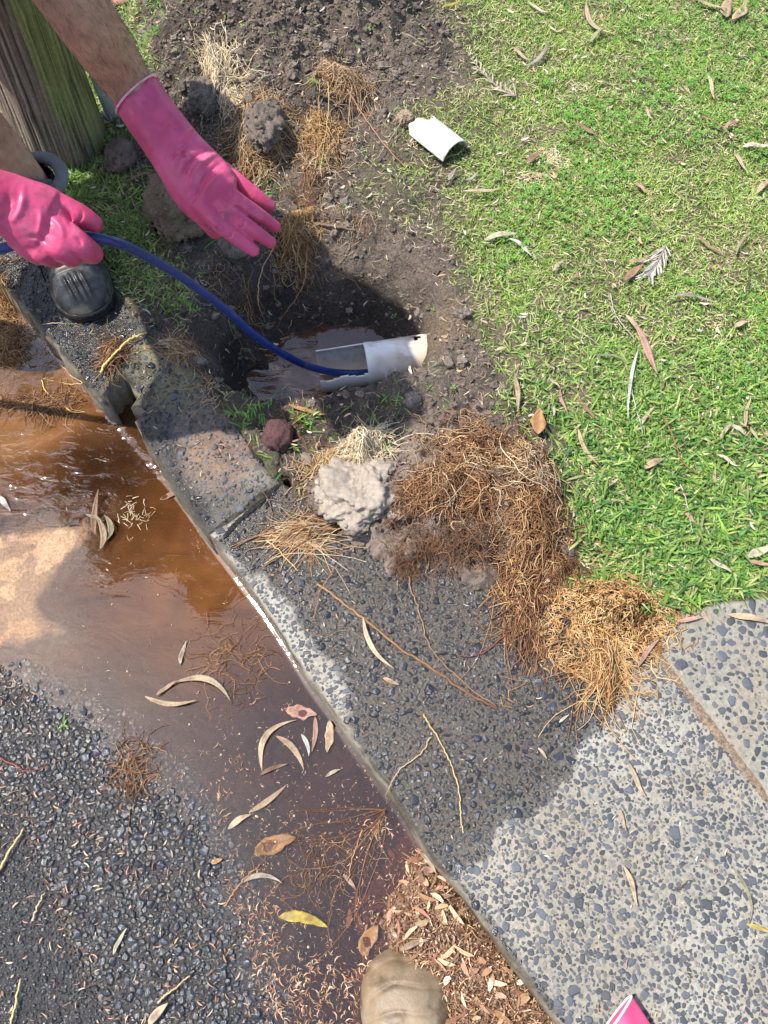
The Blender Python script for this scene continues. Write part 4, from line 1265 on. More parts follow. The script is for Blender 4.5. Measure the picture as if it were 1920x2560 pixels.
hairs("leg_hair", 500, lambda c: onseg(c, np.array(J['knl'][0]), np.array(J['ankl'][0]), .08), np.array((0, .2, -1.0)), .013, .00022, (.10, .065, .045))
hairs("hair", 6000, lambda c: (np.linalg.norm(c - hd0, axis=1) < .16) & (((c - hd0) @ crown) > .0) , np.array((.2, -.2, .2)), .02, .0006, (.06, .04, .03))

# clothes
sj = {k: J[k] for k in ('pelvis', 'waist', 'chest', 'shl', 'uarml', 'shr', 'uarmr')}
sj['pelvis'] = (J['pelvis'][0], .145); sj['waist'] = (J['waist'][0], .15); sj['chest'] = (J['chest'][0], .155); sj['shl'] = (J['shl'][0], .085); sj['shr'] = (J['shr'][0], .085); sj['uarml'] = (J['uarml'][0], .07); sj['uarmr'] = (J['uarmr'][0], .07)
me = skin_body("shirt", sj, [e for e in E if e[0] in sj and e[1] in sj], M_cloth, 2)
Vs = verts_of(me); set_verts(me, Vs + .006 * fbm3(Vs, .08, 3, .5, 95)[:, None] - base); set_col(me, np.ones((len(Vs), 3)) * (.30, .085, .035))
link("shirt", me, person)
sj = {k: (J[k][0], r) for k, r in (('pelvis', .155), ('hipl', .118), ('thl', .112), ('hipr', .118), ('thr', .112))}
me = skin_body("shorts", sj, [e for e in E if e[0] in sj and e[1] in sj], M_cloth, 2)
Vs = verts_of(me); set_verts(me, Vs + .006 * fbm3(Vs, .07, 3, .5, 96)[:, None] - base); set_col(me, np.ones((len(Vs), 3)) * (.05, .055, .075))
link("shorts", me, person)

# gloves: palm, cuff and five fingers grown into one skin
def toward_cam(p, d):
    n = np.array([0, 0, CAM_H]) - p
    n = n - (n @ d) * d
    return n / np.linalg.norm(n)

def glove(parts, name, vox=.0018, smooth=7, wrinkle=None, parent=None, rim=None, base=None):
    B = Bag()
    for pts, flat in parts:
        P = np.array([at(*p[:3]) for p in pts]); R = np.array([p[3] for p in pts])
        m = 6
        Pc = catmull(P, m); Rc = catmull(np.c_[R, R, R], m)[:, 0]
        d = P[-1] - P[0]; d /= np.linalg.norm(d)
        fl = np.asarray(flat, float)
        fl = np.full(len(Pc), fl) if fl.ndim == 0 else np.interp(np.linspace(0, 1, len(Pc)), np.linspace(0, 1, len(fl)), fl)
        V_, q_, t_ = ring_tube(Pc, Rc, 16, toward_cam(P[len(P) // 2], d), fl)
        B.add(V_, q_, t_)
    me = B.mesh(name)
    def mods(o):
        r = o.modifiers.new("r", 'REMESH'); r.mode = 'VOXEL'; r.voxel_size = vox
        s = o.modifiers.new("s", 'SMOOTH'); s.factor = .5; s.iterations = smooth
    return baked(name, me, [mods], M_glove)

def pink(V):
    c = mixc((.64, .085, .20), (.53, .055, .145), sstep(-.4, .5, fbm3(V, .05, 4, .5, 100)))
    c = mixc(c, np.array((.25, .085, .115)), sstep(.30, .8, fbm3(V, .024, 5, .64, 101)) * .55)
    return mixc(c, np.array((.78, .22, .33)), sstep(.3, .8, fbm3(V, .03, 4, .6, 102)) * .30)

def fold(V, n, terms):
    """creases of the rubber: ridges (or hollows) along given lines on the side turned to n"""
    px, py = proj3(V)
    Q = np.stack([px, py], 1)
    for (a, b, amp, wd) in terms:
        A, B_ = np.array(a, float), np.array(b, float)
        e = B_ - A
        t = np.clip(((Q - A) @ e) / (e @ e), 0, 1)
        c = Q - A - t[:, None] * e + np.stack([-e[1] * .12 * np.sin(np.pi * t), e[0] * .12 * np.sin(np.pi * t)], 1)
        d = np.linalg.norm(c, axis=1)
        V = V + n * (amp * 1.7 * np.exp(-(d / (wd * .75)) ** 2) * np.sin(np.pi * np.clip(t, .03, .97)) ** .6)[:, None]
    return V

def proj3(V):
    t = V[:, 1] * SA + (CAM_H - V[:, 2]) * CA
    return 960 + CAM_F * V[:, 0] / t, 1280 - CAM_F * (V[:, 1] * CA - (CAM_H - V[:, 2]) * SA) / t

ZF = .0
far_parts = [
 ([(338, 228, .515, .0375), (372, 282, .495, .0385), (410, 335, .475, .0395), (450, 390, .455, .0425), (492, 445, .440, .048), (528, 487, .428, .0475), (552, 506, .422, .042)], [1.0, .95, .8, .66, .54, .46, .40]),
 ([(556, 425, .428, .0145), (602, 460, .420, .0122), (644, 492, .404, .0110), (681, 519, .385, .0086)], .95),
 ([(540, 455, .430, .0145), (588, 497, .422, .0125), (644, 536, .404, .0114), (694, 571, .378, .0088)], .95),
 ([(520, 485, .430, .0145), (568, 529, .420, .0125), (624, 569, .402, .0116), (682, 610, .374, .0088)], .95),
 ([(495, 508, .428, .0145), (540, 553, .417, .0125), (590, 593, .398, .0116), (640, 630, .374, .0090)], .95),
 ([(470, 470, .425, .019), (490, 515, .400, .0165), (520, 555, .375, .0145), (545, 585, .352, .0115)], .95)]
gm = glove(far_parts, "glove")
GV = verts_of(gm)
gn = toward_cam(at(500, 450, .44), (at(560, 520, .42) - at(372, 282, .49)) / np.linalg.norm(at(560, 520, .42) - at(372, 282, .49)))
front_face = ((GV - at(480, 430, .45)) @ gn > -.004)[:, None]
F1 = fold(GV, gn, [((452, 352), (512, 318), .0030, 8), ((436, 415), (486, 356), .0034, 8), ((472, 466), (552, 380), .0042, 9), ((428, 392), (470, 388), -.0026, 8), ((455, 440), (520, 372), -.0034, 8),
                   ((505, 505), (560, 430), .0022, 8), ((492, 490), (556, 405), -.0030, 8), ((400, 330), (440, 300), .0020, 8), ((380, 300), (430, 330), -.0014, 9), ((520, 545), (560, 590), .0016, 7),
                   ((592, 462), (604, 486), .0030, 10), ((574, 500), (586, 520), .0030, 10), ((552, 530), (566, 552), .0030, 10), ((530, 556), (542, 576), .0026, 10),
                   ((628, 470), (616, 490), -.0016, 5), ((630, 515), (616, 536), -.0016, 5), ((612, 550), (598, 572), -.0016, 5), ((582, 575), (570, 596), -.0016, 5)])
GV = np.where(front_face, F1, GV) + .0009 * fbm3(GV, .02, 3, .5, 105)[:, None] * gn
set_verts(gm, GV - base); set_col(gm, pink(GV))
gl = link("glove", gm, person)
gl["_b"] = list(person["_b"])
def cuff(parent, a, b, r, tilt):
    A = at(*a); d = at(*b) - A; d /= np.linalg.norm(d)
    n = toward_cam(A, d); s = np.cross(d, n)
    ph_ = np.linspace(0, 2 * np.pi, 48)
    P = A + (np.cos(ph_)[:, None] * s + np.sin(ph_)[:, None] * n) * r + d * (tilt * np.cos(ph_))[:, None]
    V_, q_ = tubes(P[None], np.full((1, 48), .0016), 6)
    o = obj("cuff", V_, q_, mat("glove_edge", None, .6, .4, .2), mixc((.78, .34, .42), (.85, .60, .62), rng.random(len(V_))), parent)
cuff(gl, (343, 236, .513), (410, 335, .475), .0392, .004)

near_parts = [
 ([(-120, 475, .515, .041), (-50, 492, .500, .041), (20, 512, .480, .043), (75, 540, .462, .049), (118, 562, .448, .050), (150, 575, .442, .040)], [1, .95, .85, .74, .68, .6]),
 ([(95, 498, .462, .024), (150, 516, .460, .0185), (205, 541, .446, .0158), (246, 566, .428, .0118)], .95),
 ([(120, 560, .452, .024), (172, 590, .446, .0190), (212, 618, .430, .0165), (234, 636, .404, .0140), (215, 640, .380, .012)], .95),
 ([(100, 580, .445, .022), (150, 620, .436, .0190), (180, 640, .412, .0165), (165, 632, .380, .013)], .95),
 ([(70, 590, .440, .021), (112, 630, .430, .0180), (140, 642, .404, .016), (125, 630, .378, .013)], .95),
 ([(40, 590, .440, .019), (75, 622, .430, .0165), (98, 638, .406, .0145), (88, 625, .382, .012)], .95)]
gm = glove(near_parts, "glove")
GV = verts_of(gm)
up_ = np.array((0, -.35, .94))
top_ = (GV[:, 2] > .415)[:, None]
GV = np.where(top_, fold(GV, up_, [((60, 470), (30, 560), .0024, 12), ((20, 480), (-5, 560), -.002, 12), ((150, 512), (176, 560), -.0040, 9), ((100, 520), (90, 600), .0020, 12), ((128, 540), (160, 600), .0026, 10), ((70, 590), (120, 610), -.0024, 9), ((205, 528), (196, 556), -.0016, 6), ((186, 590), (204, 616), -.0018, 6)]), GV)
GV = GV + .0013 * fbm3(GV, .022, 3, .5, 106)[:, None] * up_
set_verts(gm, GV - base); set_col(gm, pink(GV))
gl2 = link("glove", gm, person); gl2["_b"] = list(person["_b"])
cuff(gl2, (-118, 476, .514), (-50, 492, .500), .0430, .003)

# boots
def loft(secs, closed=True):
    """secs: list of (K,3) rings"""
    n = len(secs[0])
    V = np.concatenate(secs)
    I = np.arange(len(V)).reshape(len(secs), n)
    q = np.stack([I[:-1], np.roll(I, -1, 1)[:-1], np.roll(I, -1, 1)[1:], I[1:]], -1).reshape(-1, 4)
    return V, q, I

def boot_width(u, toe_w=1.0):
    """half width of the sole along its length 0 heel .. 1 toe, outer and inner side"""
    h = np.interp(u, [0, .04, .12, .25, .42, .6, .74, .86, .94, .98, 1.0], [.0, .022, .034, .036, .036, .046, .053, .050, .038, .024, .0])
    return h

def boot_local(length=.315, high=.145):
    """upper and sole of a lace-up work boot; x along the foot, y left, z up, heel at x = 0"""
    us = np.concatenate([np.linspace(0, .1, 7), np.linspace(.13, .85, 22), np.linspace(.88, 1, 9)])
    upper = []
    for u in us:
        w = boot_width(u) * .96 + .0005
        h = np.interp(u, [0, .08, .3, .45, .58, .72, .85, .95, 1.0], [.07, .085, .115, .105, .086, .074, .066, .046, .022])
        a = np.linspace(-.15 * np.pi, 1.15 * np.pi, 28)
        e = .80 if u > .6 else .62
        x = np.sign(np.cos(a)) * np.abs(np.cos(a)) ** e * w
        z = .022 + np.maximum(np.sin(a), -.3) * (h - .022) * np.where(np.sin(a) > 0, 1, .1)
        upper.append(np.stack([np.full(28, u * length), x, z], 1))
    return us, upper

def make_boot(parent, heel, d, label, leather, solec, toecap=True, laces=True, scale=1.0, shaft=True, m=None, wide=1.0, tan_=False):
    d = np.array([d[0], d[1], 0.0]); d /= np.linalg.norm(d)
    l = np.array([-d[1], d[0], 0.0])
    Rm = np.stack([d, l * wide, np.array([0, 0, 1.0])]) * scale
    tf = lambda V_: np.asarray(V_) @ Rm + heel
    us, up_ = boot_local()
    B = Bag(); V_, q_, I = loft(up_)
    B.add(V_, q_, np.vstack([np.stack([I[0], np.roll(I[0], -1), np.full(28, I[0, 0])], -1)]))
    if shaft:
        rings = []
        a = np.linspace(0, 2 * np.pi, 28, endpoint=False)
        for z, cx, rx_, ry_ in ((.05, .085, .070, .034), (.09, .088, .066, .037), (.115, .082, .056, .040), (.135, .078, .051, .042), (.150, .075, .052, .044), (.150, .075, .044, .036), (.11, .078, .043, .034)):
            rings.append(np.stack([cx + np.cos(a) * rx_, np.sin(a) * ry_, np.full(28, z)], 1))
        V_, q_, _ = loft(rings)
        B.add(V_, q_)
    me = B.mesh("upper")
    def mods(o):
        r = o.modifiers.new("r", 'REMESH'); r.mode = 'VOXEL'; r.voxel_size = .0023
        s = o.modifiers.new("s", 'SMOOTH'); s.factor = .5; s.iterations = 5
    me = baked("upper", me, [mods], m or M_boot)
    V_ = verts_of(me)
    # creases across the vamp, seam of the toe cap
    for x0, k, amp in ((.19, .25, .0025), (.203, .2, .0022), (.217, .12, .0025)):
        dd = V_[:, 0] - (x0 - k * np.abs(V_[:, 1]))
        V_[:, 2] -= amp * np.exp(-(dd / .004) ** 2) * sstep(.035, .06, V_[:, 2])
    if toecap == 'ridges':
        for y0 in (-.018, -.008, .002, .012):
            dd = V_[:, 1] - y0 - .12 * (V_[:, 0] - .27)
            V_[:, 2] += .0075 * np.exp(-(dd / .0030) ** 2) * sstep(.245, .262, V_[:, 0]) * sstep(.306, .290, V_[:, 0]) * sstep(.03, .045, V_[:, 2])
        dd = V_[:, 0] - (.238 - 3.0 * V_[:, 1] ** 2 + .0)
        V_[:, 2] -= .0045 * np.exp(-(dd / .0028) ** 2) * sstep(.03, .05, V_[:, 2])
    if tan_:
        for x0, k, amp in ((.296, 2.2, .0016), (.268, 2.0, .0030), (.236, .8, .0024)):
            dd = V_[:, 0] - (x0 - k * V_[:, 1] ** 2 * 4 + .003 * np.sin(V_[:, 1] * 90))
            V_[:, 2] -= amp * np.exp(-(dd / .0028) ** 2) * sstep(.03, .045, V_[:, 2])
    V_ += (.0014 * fbm3(V_, .03, 4, .55, 110))[:, None] * np.array([0, .4, 1.0])
    c = leather(V_)
    bt = thing_part("boot", parent, label)
    W_ = tf(V_)
    set_verts(me, W_ - np.array(parent["_b"])); set_col(me, c)
    bt_o = link("boot", me, parent) if bt is None else bt
    bt_o["_b"] = list(parent["_b"])
    if label: bt_o["label"] = label
    # sole: welt, groove, tread
    u2 = np.concatenate([np.linspace(0, .1, 9), np.linspace(.13, .85, 20), np.linspace(.87, 1, 12)])
    x = u2 * .315; w = boot_width(u2)
    cx = .1575
    out = np.vstack([np.stack([x, w], 1), np.stack([x, -w], 1)[::-1][1:-1]])
    rings = []
    for z, e in ((.0, .9), (.002, 1.0), (.008, 1.02), (.0105, .985), (.013, 1.03), (.019, 1.045), (.022, 1.03), (.0235, .97), (.0245, .9)):
        c_ = np.array([cx, 0])
        nrm_ = (out - c_) / (np.linalg.norm(out - c_, axis=1, keepdims=True))
        rings.append(np.c_[out + nrm_ * (e - 1) * .06 + np.array([.0, 0]), np.full(len(out), z)])
    V_, q_, I = loft(rings)
    n_ = len(out)
    V_ = np.vstack([V_, [[cx, 0, .0]], [[cx, 0, .0245]]])
    t_ = np.vstack([np.stack([np.roll(I[0], -1), I[0], np.full(n_, len(V_) - 2)], -1), np.stack([I[-1], np.roll(I[-1], -1), np.full(n_, len(V_) - 1)], -1)])
    obj("sole", tf(V_), [q_, t_], M_rubber, np.ones((len(V_), 3)) * solec, bt_o)
    if laces:
        B = Bag()
        for x0 in (.150, .165, .180):
            z0 = np.interp(x0 / .315, [.3, .45, .58, .72], [.117, .107, .089, .077])
            P_ = np.array([(x0 - .004, -.024, z0 - .012), (x0, -.012, z0 + .001), (x0 + .002, 0, z0 + .004), (x0, .012, z0 + .001), (x0 - .004, .024, z0 - .012)])
            V1_, q1_, t1_ = ring_tube(catmull(P_, 5), .0018, 6); B.add(tf(V1_), q1_, t1_, (.03, .03, .032))
        for s_ in (-1, 1):
            P_ = np.array([(.15, .01 * s_, .118), (.165, .03 * s_, .120), (.185, .048 * s_, .09), (.195, .052 * s_, .055), (.20, .056 * s_, .02)])
            V1_, q1_, t1_ = ring_tube(catmull(P_, 6), .0017, 6); B.add(tf(V1_), q1_, t1_, (.025, .025, .027))
        B.build("lace", M_cloth, bt_o)
        for x0 in (.150, .168):
            for s_ in (-1, 1):
                B = Bag()
                z0 = np.interp(x0 / .315, [.3, .45, .58, .72], [.115, .105, .087, .075]) - .014
                a = np.linspace(0, 2 * np.pi, 17)
                P_ = np.stack([x0 + np.cos(a) * .0045, np.full(17, .026 * s_), z0 + np.sin(a) * .0045], 1)
                V1_, q1_ = tubes(P_[None], np.full((1, 17), .0013), 5); B.add(tf(V1_), q1_, None, (.55, .55, .52))
                B.build("eyelet", M_eyelet, bt_o)
    if shaft:
        B = Bag()
        a = np.linspace(0, 2 * np.pi, 49)
        P_ = np.stack([.076 + np.cos(a) * .048, np.sin(a) * .042, .146 + .004 * np.cos(a + np.pi)], 1)
        V1_, q1_ = tubes(P_[None], np.full((1, 49), .0115), 10); B.add(tf(V1_), q1_, None, (.19, .19, .19))
        B.build("collar", M_cloth, bt_o)
        # tongue standing up behind the laces
        P_ = np.array([(.15, 0, .10), (.135, 0, .135), (.130, 0, .165), (.134, 0, .178)])
        V1_, q1_, t1_ = ring_tube(catmull(P_, 6), .026, 14, (1, 0, .3), .22); 
        B = Bag(); B.add(tf(V1_), q1_, t1_, (.12, .12, .125)); B.build("tongue", M_cloth, bt_o)
    return bt_o

def thing_part(name, parent, label):
    return None

def black_leather(V_):
    c = np.ones((len(V_), 3)) * (.022, .023, .026)
    dust = sstep(-.35, .5, fbm3(V_, .04, 5, .6, 112)) * sstep(.305, .24, V_[:, 0]) * sstep(.03, .06, V_[:, 2])
    c = mixc(c, np.array((.17, .155, .125)), dust * .75)
    rim_ = sstep(.05, .03, V_[:, 2])
    return mixc(c, np.array((.16, .135, .10)), rim_ * sstep(0, .5, fbm3(V_, .03, 3, .5, 113)) * .6)
heel = np.array([toe[0], toe[1], 0]) - fdir * .315
heel[2] = .004
make_boot(person, toe * np.array([1, 1, 0]) - fdir * .315 * 1.06 + np.array([0, 0, .004]), fdir, "black leather work boot with ridged toe on the kerb", black_leather, (.018, .018, .019), toecap='ridges', scale=1.06, wide=1.10)
make_boot(person, np.array([-1.09, 1.14, -.075]), (.35, -.93), None, black_leather, (.018, .018, .019), toecap='ridges')
# sock showing in the boot's mouth
a = np.linspace(0, 2 * np.pi, 24, endpoint=False)
rings = [np.stack([-.700 + np.cos(a) * r_, 1.243 + np.sin(a) * r_, np.full(24, z)], 1) for z, r_ in ((.10, .046), (.135, .046), (.16, .046), (.165, .042))]
Vk, qk, _ = loft(rings)
obj("sock", Vk, qk, M_cloth, np.ones((len(Vk), 3)) * (.02, .02, .022), person)

# ================================================================== PHOTOGRAPHER'S BOOT, GLOVE AT THE FRAME'S EDGE
M_tan = mat("muddy_leather", None, .5, .45, .3, 45.0, .6, 260.0, .0015, rvar=.15)
def tan_leather(V_):
    c = mixc((.40, .285, .165), (.50, .385, .255), sstep(-.4, .5, fbm3(V_, .04, 4, .55, 120)))
    c = mixc(c, np.array((.24, .155, .08)), sstep(.20, .30, V_[:, 0] + .02 * fbm3(V_, .03, 4, .5, 121)) * .65)
    c = mixc(c, np.array((.60, .51, .42)), sstep(.15, .6, fbm3(V_, .025, 4, .6, 122)) * .45 * sstep(.27, .2, V_[:, 0]))
    return .60 * mixc(c, np.array((.11, .065, .035)), sstep(.05, .6, fbm3(V_, .02, 5, .6, 123)) * .6)
tb = at(1003, 2372, -.07)
bd = np.array([-.10, 1.0, 0]); bd /= np.linalg.norm(bd)
hb = np.array([tb[0], tb[1], -.106]) - bd * .325 
root = bpy.data.objects.new("work_boot", None); COL.objects.link(root); root.location = tuple(hb); root["_b"] = [float(v) for v in hb]
tag(root, "muddy tan leather boot toe standing in the debris filled gutter", "boot")
pb_ = make_boot(root, hb, bd, None, tan_leather, (.10, .075, .05), toecap=False, laces=False, scale=1.05, m=M_tan, wide=1.28, tan_=True)
pb_.name = "upper"

g0, g1 = at(1580, 2505, .020), at(1740, 2760, .022)
gd = (g1 - g0) / np.linalg.norm(g1 - g0)
gn_ = np.array([0, 0, 1.0]); gs_ = np.cross(gn_, gd)
rings = []
a = np.linspace(0, 2 * np.pi, 40, endpoint=False)
for s_, w_, h_ in ((.0, .040, .013), (.004, .041, .014), (.05, .042, .013), (.11, .040, .012), (.17, .044, .013), (.21, .046, .012), (.24, .04, .010), (.262, .02, .006)):
    c_ = g0 + gs_ * -.036 + gd * (s_ + .0)
    skew = gd * (-.35 * (np.cos(a) - .4) * .03 if s_ < .01 else 0 * a)[:, None] if s_ < .01 else 0
    rings.append(c_ + np.cos(a)[:, None] * gs_ * w_ + np.sin(a)[:, None] * gn_ * h_ + skew)
Vg, qg, I = loft(rings)
Vg[:, 2] = np.maximum(Vg[:, 2], .005)
B = Bag(); B.add(Vg, qg, np.stack([I[-1], np.roll(I[-1], -1), np.full(40, I[-1, 0])], -1), pink(Vg))
for k, (o_, ln_) in enumerate(((-.033, .07), (-.011, .085), (.011, .082), (.033, .065))):
    P_ = np.array([g0 + gs_ * (-.036 + o_) + gd * s_ + gn_ * -.002 for s_ in (.225, .225 + ln_ * .5, .225 + ln_)])
    V1_, q1_, t1_ = ring_tube(catmull(P_, 6), .0108, 12); V1_[:, 2] = np.maximum(V1_[:, 2], .005); B.add(V1_, q1_, t1_, pink(V1_))
spare = B.build("rubber_glove", M_glove, None, tuple(g0))
tag(spare, "loose pink rubber glove lying on the dry driveway at the bottom edge", "glove")
V1_, q1_ = tubes(np.vstack([rings[0], rings[0][:1]])[None], np.full((1, 41), .0017), 6); V1_[:, 2] = np.maximum(V1_[:, 2], .005)
obj("cuff", V1_, q1_, mat("glove_lining", None, .7, .3, .2), np.ones((len(V1_), 3)) * (.80, .62, .58), spare)

# ================================================================== ROOTS
ROOT = {'pale': [(.74, .60, .38), (.66, .50, .28), (.80, .70, .52)], 'gold': [(.52, .31, .12), (.42, .23, .085), (.60, .41, .19), (.27, .13, .05), (.55, .37, .19)],
        'brown': [(.29, .14, .06), (.21, .095, .042), (.40, .23, .11), (.14, .065, .035)], 'mix2': [(.40, .22, .095), (.29, .14, .06), (.20, .09, .04), (.52, .34, .17), (.14, .065, .035)], 'dark': [(.17, .085, .045), (.12, .06, .035), (.27, .14, .07)],
        'wet': [(.36, .19, .08), (.45, .26, .10), (.24, .12, .055), (.52, .36, .18)], 'mix': [(.52, .34, .16), (.38, .21, .09), (.60, .46, .28), (.26, .13, .06), (.48, .37, .26)]}

def surf_z(x, y):
    """what lies at x, y: earth, concrete top or water"""
    P = np.stack([np.atleast_1d(x), np.atleast_1d(y)], 1)
    z = gheight(P[:, 0], P[:, 1])
    for Q in concrete_all:
        z = np.where(inside(P, Q), np.maximum(z, .003), z)
    sp_ = sdist(P, spill_poly)
    z = z + .024 * sstep(-.01, .03, sp_)
    r = inside(P, road_poly)
    return np.where(r, np.maximum(road_h(P), Z_W) + .001, z)

def root_clump(name, label, cat, px, py, rx_, ry_, ang, n, lmin, lmax, pal, h=.03, curl=.5, spread=.5, rad=(.0005, .0010), group=None, stray=.12, zoff=0.0, K=9, fan=None, extra=None):
    """a tangle of thin roots; rx_, ry_ half sizes in photo pixels, ang the grain in the picture (0 right, 90 up)"""
    c = at(px, py, 0); zc = float(surf_z(c[0], c[1])[0]); c = at(px, py, zc + h * .4)
    k = ppm(px, py, zc)
    sx, sy = rx_ / k, ry_ / k / .84
    n = int(n * .8)
    rad = (rad[0] * .85, rad[1] * .85)
    m_ = max(3, n // 45)
    lc = rng.normal(0, .52, (m_, 2)); la = rng.normal(0, .45, m_); lk = rng.integers(0, m_, n); ls = rng.uniform(.22, .5, m_)
    u = lc[lk] + rng.normal(0, 1, (n, 2)) * ls[lk][:, None]
    rr = np.linalg.norm(u, axis=1, keepdims=True); u = np.where(rr > 1.15, u / rr * rng.random((n, 1)), u)
    a = math.radians(ang) + la[lk] * min(1, spread * 1.6) + rng.normal(0, spread, n) + np.pi * (rng.random(n) < .5)
    if fan is not None:
        f = at(*fan)[:2]
        u *= .35
        a = np.arctan2(u[:, 1] * sy + c[1] - f[1], u[:, 0] * sx + c[0] - f[0]) + rng.normal(0, spread * .5, n)
    L = rng.uniform(lmin, lmax, n)
    L = np.where(rng.random(n) < stray, L * 1.9, L)
    curl = curl * 1.35
    P = np.zeros((n, K, 3))
    x, y = c[0] + u[:, 0] * sx, c[1] + u[:, 1] * sy
    # start half a length back so that the clump keeps its outline
    x = x - np.cos(a) * L * .45 * (fan is None); y = y - np.sin(a) * L * .45 * (fan is None)
    turn = rng.normal(0, curl, n)
    lh = rng.uniform(.45, 1.15, m_)
    zz = rng.random(n) ** .7
    ph = rng.uniform(0, 6.28, n)
    for j in range(K):
        P[:, j, 0], P[:, j, 1] = x, y
        q = ((x - c[0]) / sx) ** 2 + ((y - c[1]) / sy) ** 2
        dome = h * np.exp(-q * 1.1) * zz * lh[lk]
        P[:, j, 2] = dome + .003 * np.sin(ph + j * 1.3) * (q < 2)
        a = a + turn / K * 2 + rng.normal(0, curl * .45, n)
        x, y = x + np.cos(a) * L / (K - 1), y + np.sin(a) * L / (K - 1)
    P[:, :, 2] += surf_z(P[:, :, 0].ravel(), P[:, :, 1].ravel()).reshape(n, K) + .0015 + zoff
    r = rng.uniform(*rad, n)[:, None] * np.linspace(1.1, .65, K)[None]
    V, q = tubes(P, r, 3)
    cols = np.array(ROOT[pal])
    ci = cols[rng.integers(0, len(cols), n)] * rng.uniform(.75, 1.2, (n, 1))
    C = np.repeat(ci, K * 3, 0)
    base = (c[0], c[1], float(zc))
    return tag(obj(name, V, q, M_root, np.clip(C, 0, .9), base=base), label, cat, group)

def strand(label, pts, r, colr, cat="root", name="root_strand", taper=.6, z=None, wig=.0018, group=None, col2=None):
    """one long root or twig; pts (px, py[, height above what it lies on])"""
    W_ = []
    for p in pts:
        dz = p[2] if len(p) > 2 else .003
        if z is not None:
            W_.append(at(p[0], p[1], z + dz))
        else:
            b = at(p[0], p[1], 0); zs = float(surf_z(b[0], b[1])[0])
            for _ in range(3):
                b = at(p[0], p[1], zs + dz); zs = float(surf_z(b[0], b[1])[0])
            W_.append(at(p[0], p[1], zs + dz))
    Cn = catmull(np.array(W_), 9)
    k = len(Cn)
    Cn[1:-1] += rng.normal(0, wig * .35, (k - 2, 3)) + wig * np.stack([fbm(np.arange(k - 2) * .01, np.full(k - 2, rng.random() * 9), .05, 3), fbm(np.arange(k - 2) * .01, np.full(k - 2, rng.random() * 9), .05, 3), 0 * np.arange(k - 2)], 1)
    V, q, t = ring_tube(Cn, np.linspace(1, taper, k) * r * rng.uniform(.85, 1.15, k), 6)
    c = np.asarray(colr, float)
    C = np.repeat(mixc(c, c if col2 is None else np.asarray(col2), np.linspace(0, 1, k)), 6, 0)
    C = np.vstack([C, C[:1], C[-1:]]) * rng.uniform(.8, 1.2, (len(V), 1))
    return tag(obj(name, V, [q, t], M_root, np.clip(C, 0, .9), base=tuple(Cn[0])), label, cat, group)

RC = "roots"
root_clump("root_clump", "cream bundle of fibrous roots stuck upright in the mound", RC, 526, 78, 34, 78, 98, 330, .05, .11, 'pale', .05, .35, .28, (.0006, .0011))
root_clump("root_clump", "thin cream tail of roots trailing below the cream bundle", RC, 556, 178, 22, 46, 105, 110, .04, .09, 'pale', .02, .5, .3, (.0005, .001))
root_clump("root_clump", "tall golden root mass spilling down the mound by the glove", RC, 640, 300, 66, 100, 80, 620, .04, .10, 'mix', .055, .55, .55, (.0006, .0012))
root_clump("root_clump", "brown root fringe at the lower left of the golden mass", RC, 605, 392, 52, 50, 75, 260, .03, .08, 'brown', .03, .6, .6, (.0005, .001))
root_clump("root_clump", "square golden root clump right of the grey clod", RC, 796, 288, 50, 44, 80, 380, .025, .06, 'gold', .05, .8, .8, (.0006, .0011))
root_clump("root_clump", "loose pale roots hanging below the square golden clump", RC, 812, 366, 50, 54, 75, 240, .03, .09, 'mix', .03, .7, .6, (.0005, .0011))
root_clump("root_clump", "arched straw coloured root tuft on the right of the mound", RC, 868, 190, 62, 38, 20, 340, .04, .10, 'mix', .06, .45, .9, (.0006, .0012))
root_clump("root_clump", "tangled golden roots in front of the pink fingertips", RC, 735, 585, 40, 52, 85, 300, .03, .08, 'gold', .045, .9, .7, (.0006, .0012), stray=.2)
root_clump("root_clump", "thin twisted root string joining the mound to the fingertips tangle", RC, 790, 470, 24, 62, 72, 90, .04, .10, 'brown', .02, .5, .25, (.0005, .001))
root_clump("root_clump", "upright pale gold root tuft above the frothy mud lump", RC, 905, 1116, 50, 46, 88, 420, .03, .075, 'pale', .06, .5, .5, (.0006, .0012))
root_clump("root_clump", "yellow root spray left of the frothy lump", RC, 795, 1165, 60, 48, 25, 200, .04, .10, 'mix', .02, .6, .6, (.0005, .0011))
root_clump("root_clump", "bundle of straight straw roots pointing left over the driveway", RC, 775, 1318, 70, 20, 14, 210, .05, .13, 'mix', .028, .3, .22, (.0006, .0012))
root_clump("root_clump", "pale wiry roots over the right side of the frothy lump", RC, 1085, 1205, 70, 56, 20, 280, .03, .09, 'mix2', .03, .7, .8, (.0005, .0011), zoff=.008)
root_clump("root_clump", "thick golden root mat beside the lawn edge", RC, 1200, 1120, 88, 60, 140, 330, .03, .09, 'mix2', .032, 1.5, .8, (.0006, .0013))
root_clump("root_clump", "pale grey root mat right of the golden mat", RC, 1310, 1165, 70, 70, 60, 330, .03, .08, 'mix', .03, 1.4, .9, (.0005, .0012))
root_clump("root_clump", "shaggy brown root mass running down to the driveway", RC, 1335, 1310, 62, 88, 80, 420, .04, .11, 'mix2', .035, 1.0, .5, (.0006, .0012))
root_clump("root_clump", "golden brown roots crossing the grey mud between mat and flat lump", RC, 1190, 1240, 100, 50, 165, 200, .04, .10, 'brown', .028, .6, .6, (.0005, .0012))
root_clump("root_clump", "dark hair fine roots beside the flat mud lump", RC, 1048, 1375, 66, 38, 10, 330, .015, .045, 'dark', .03, 1.0, 1.5, (.0004, .0008))
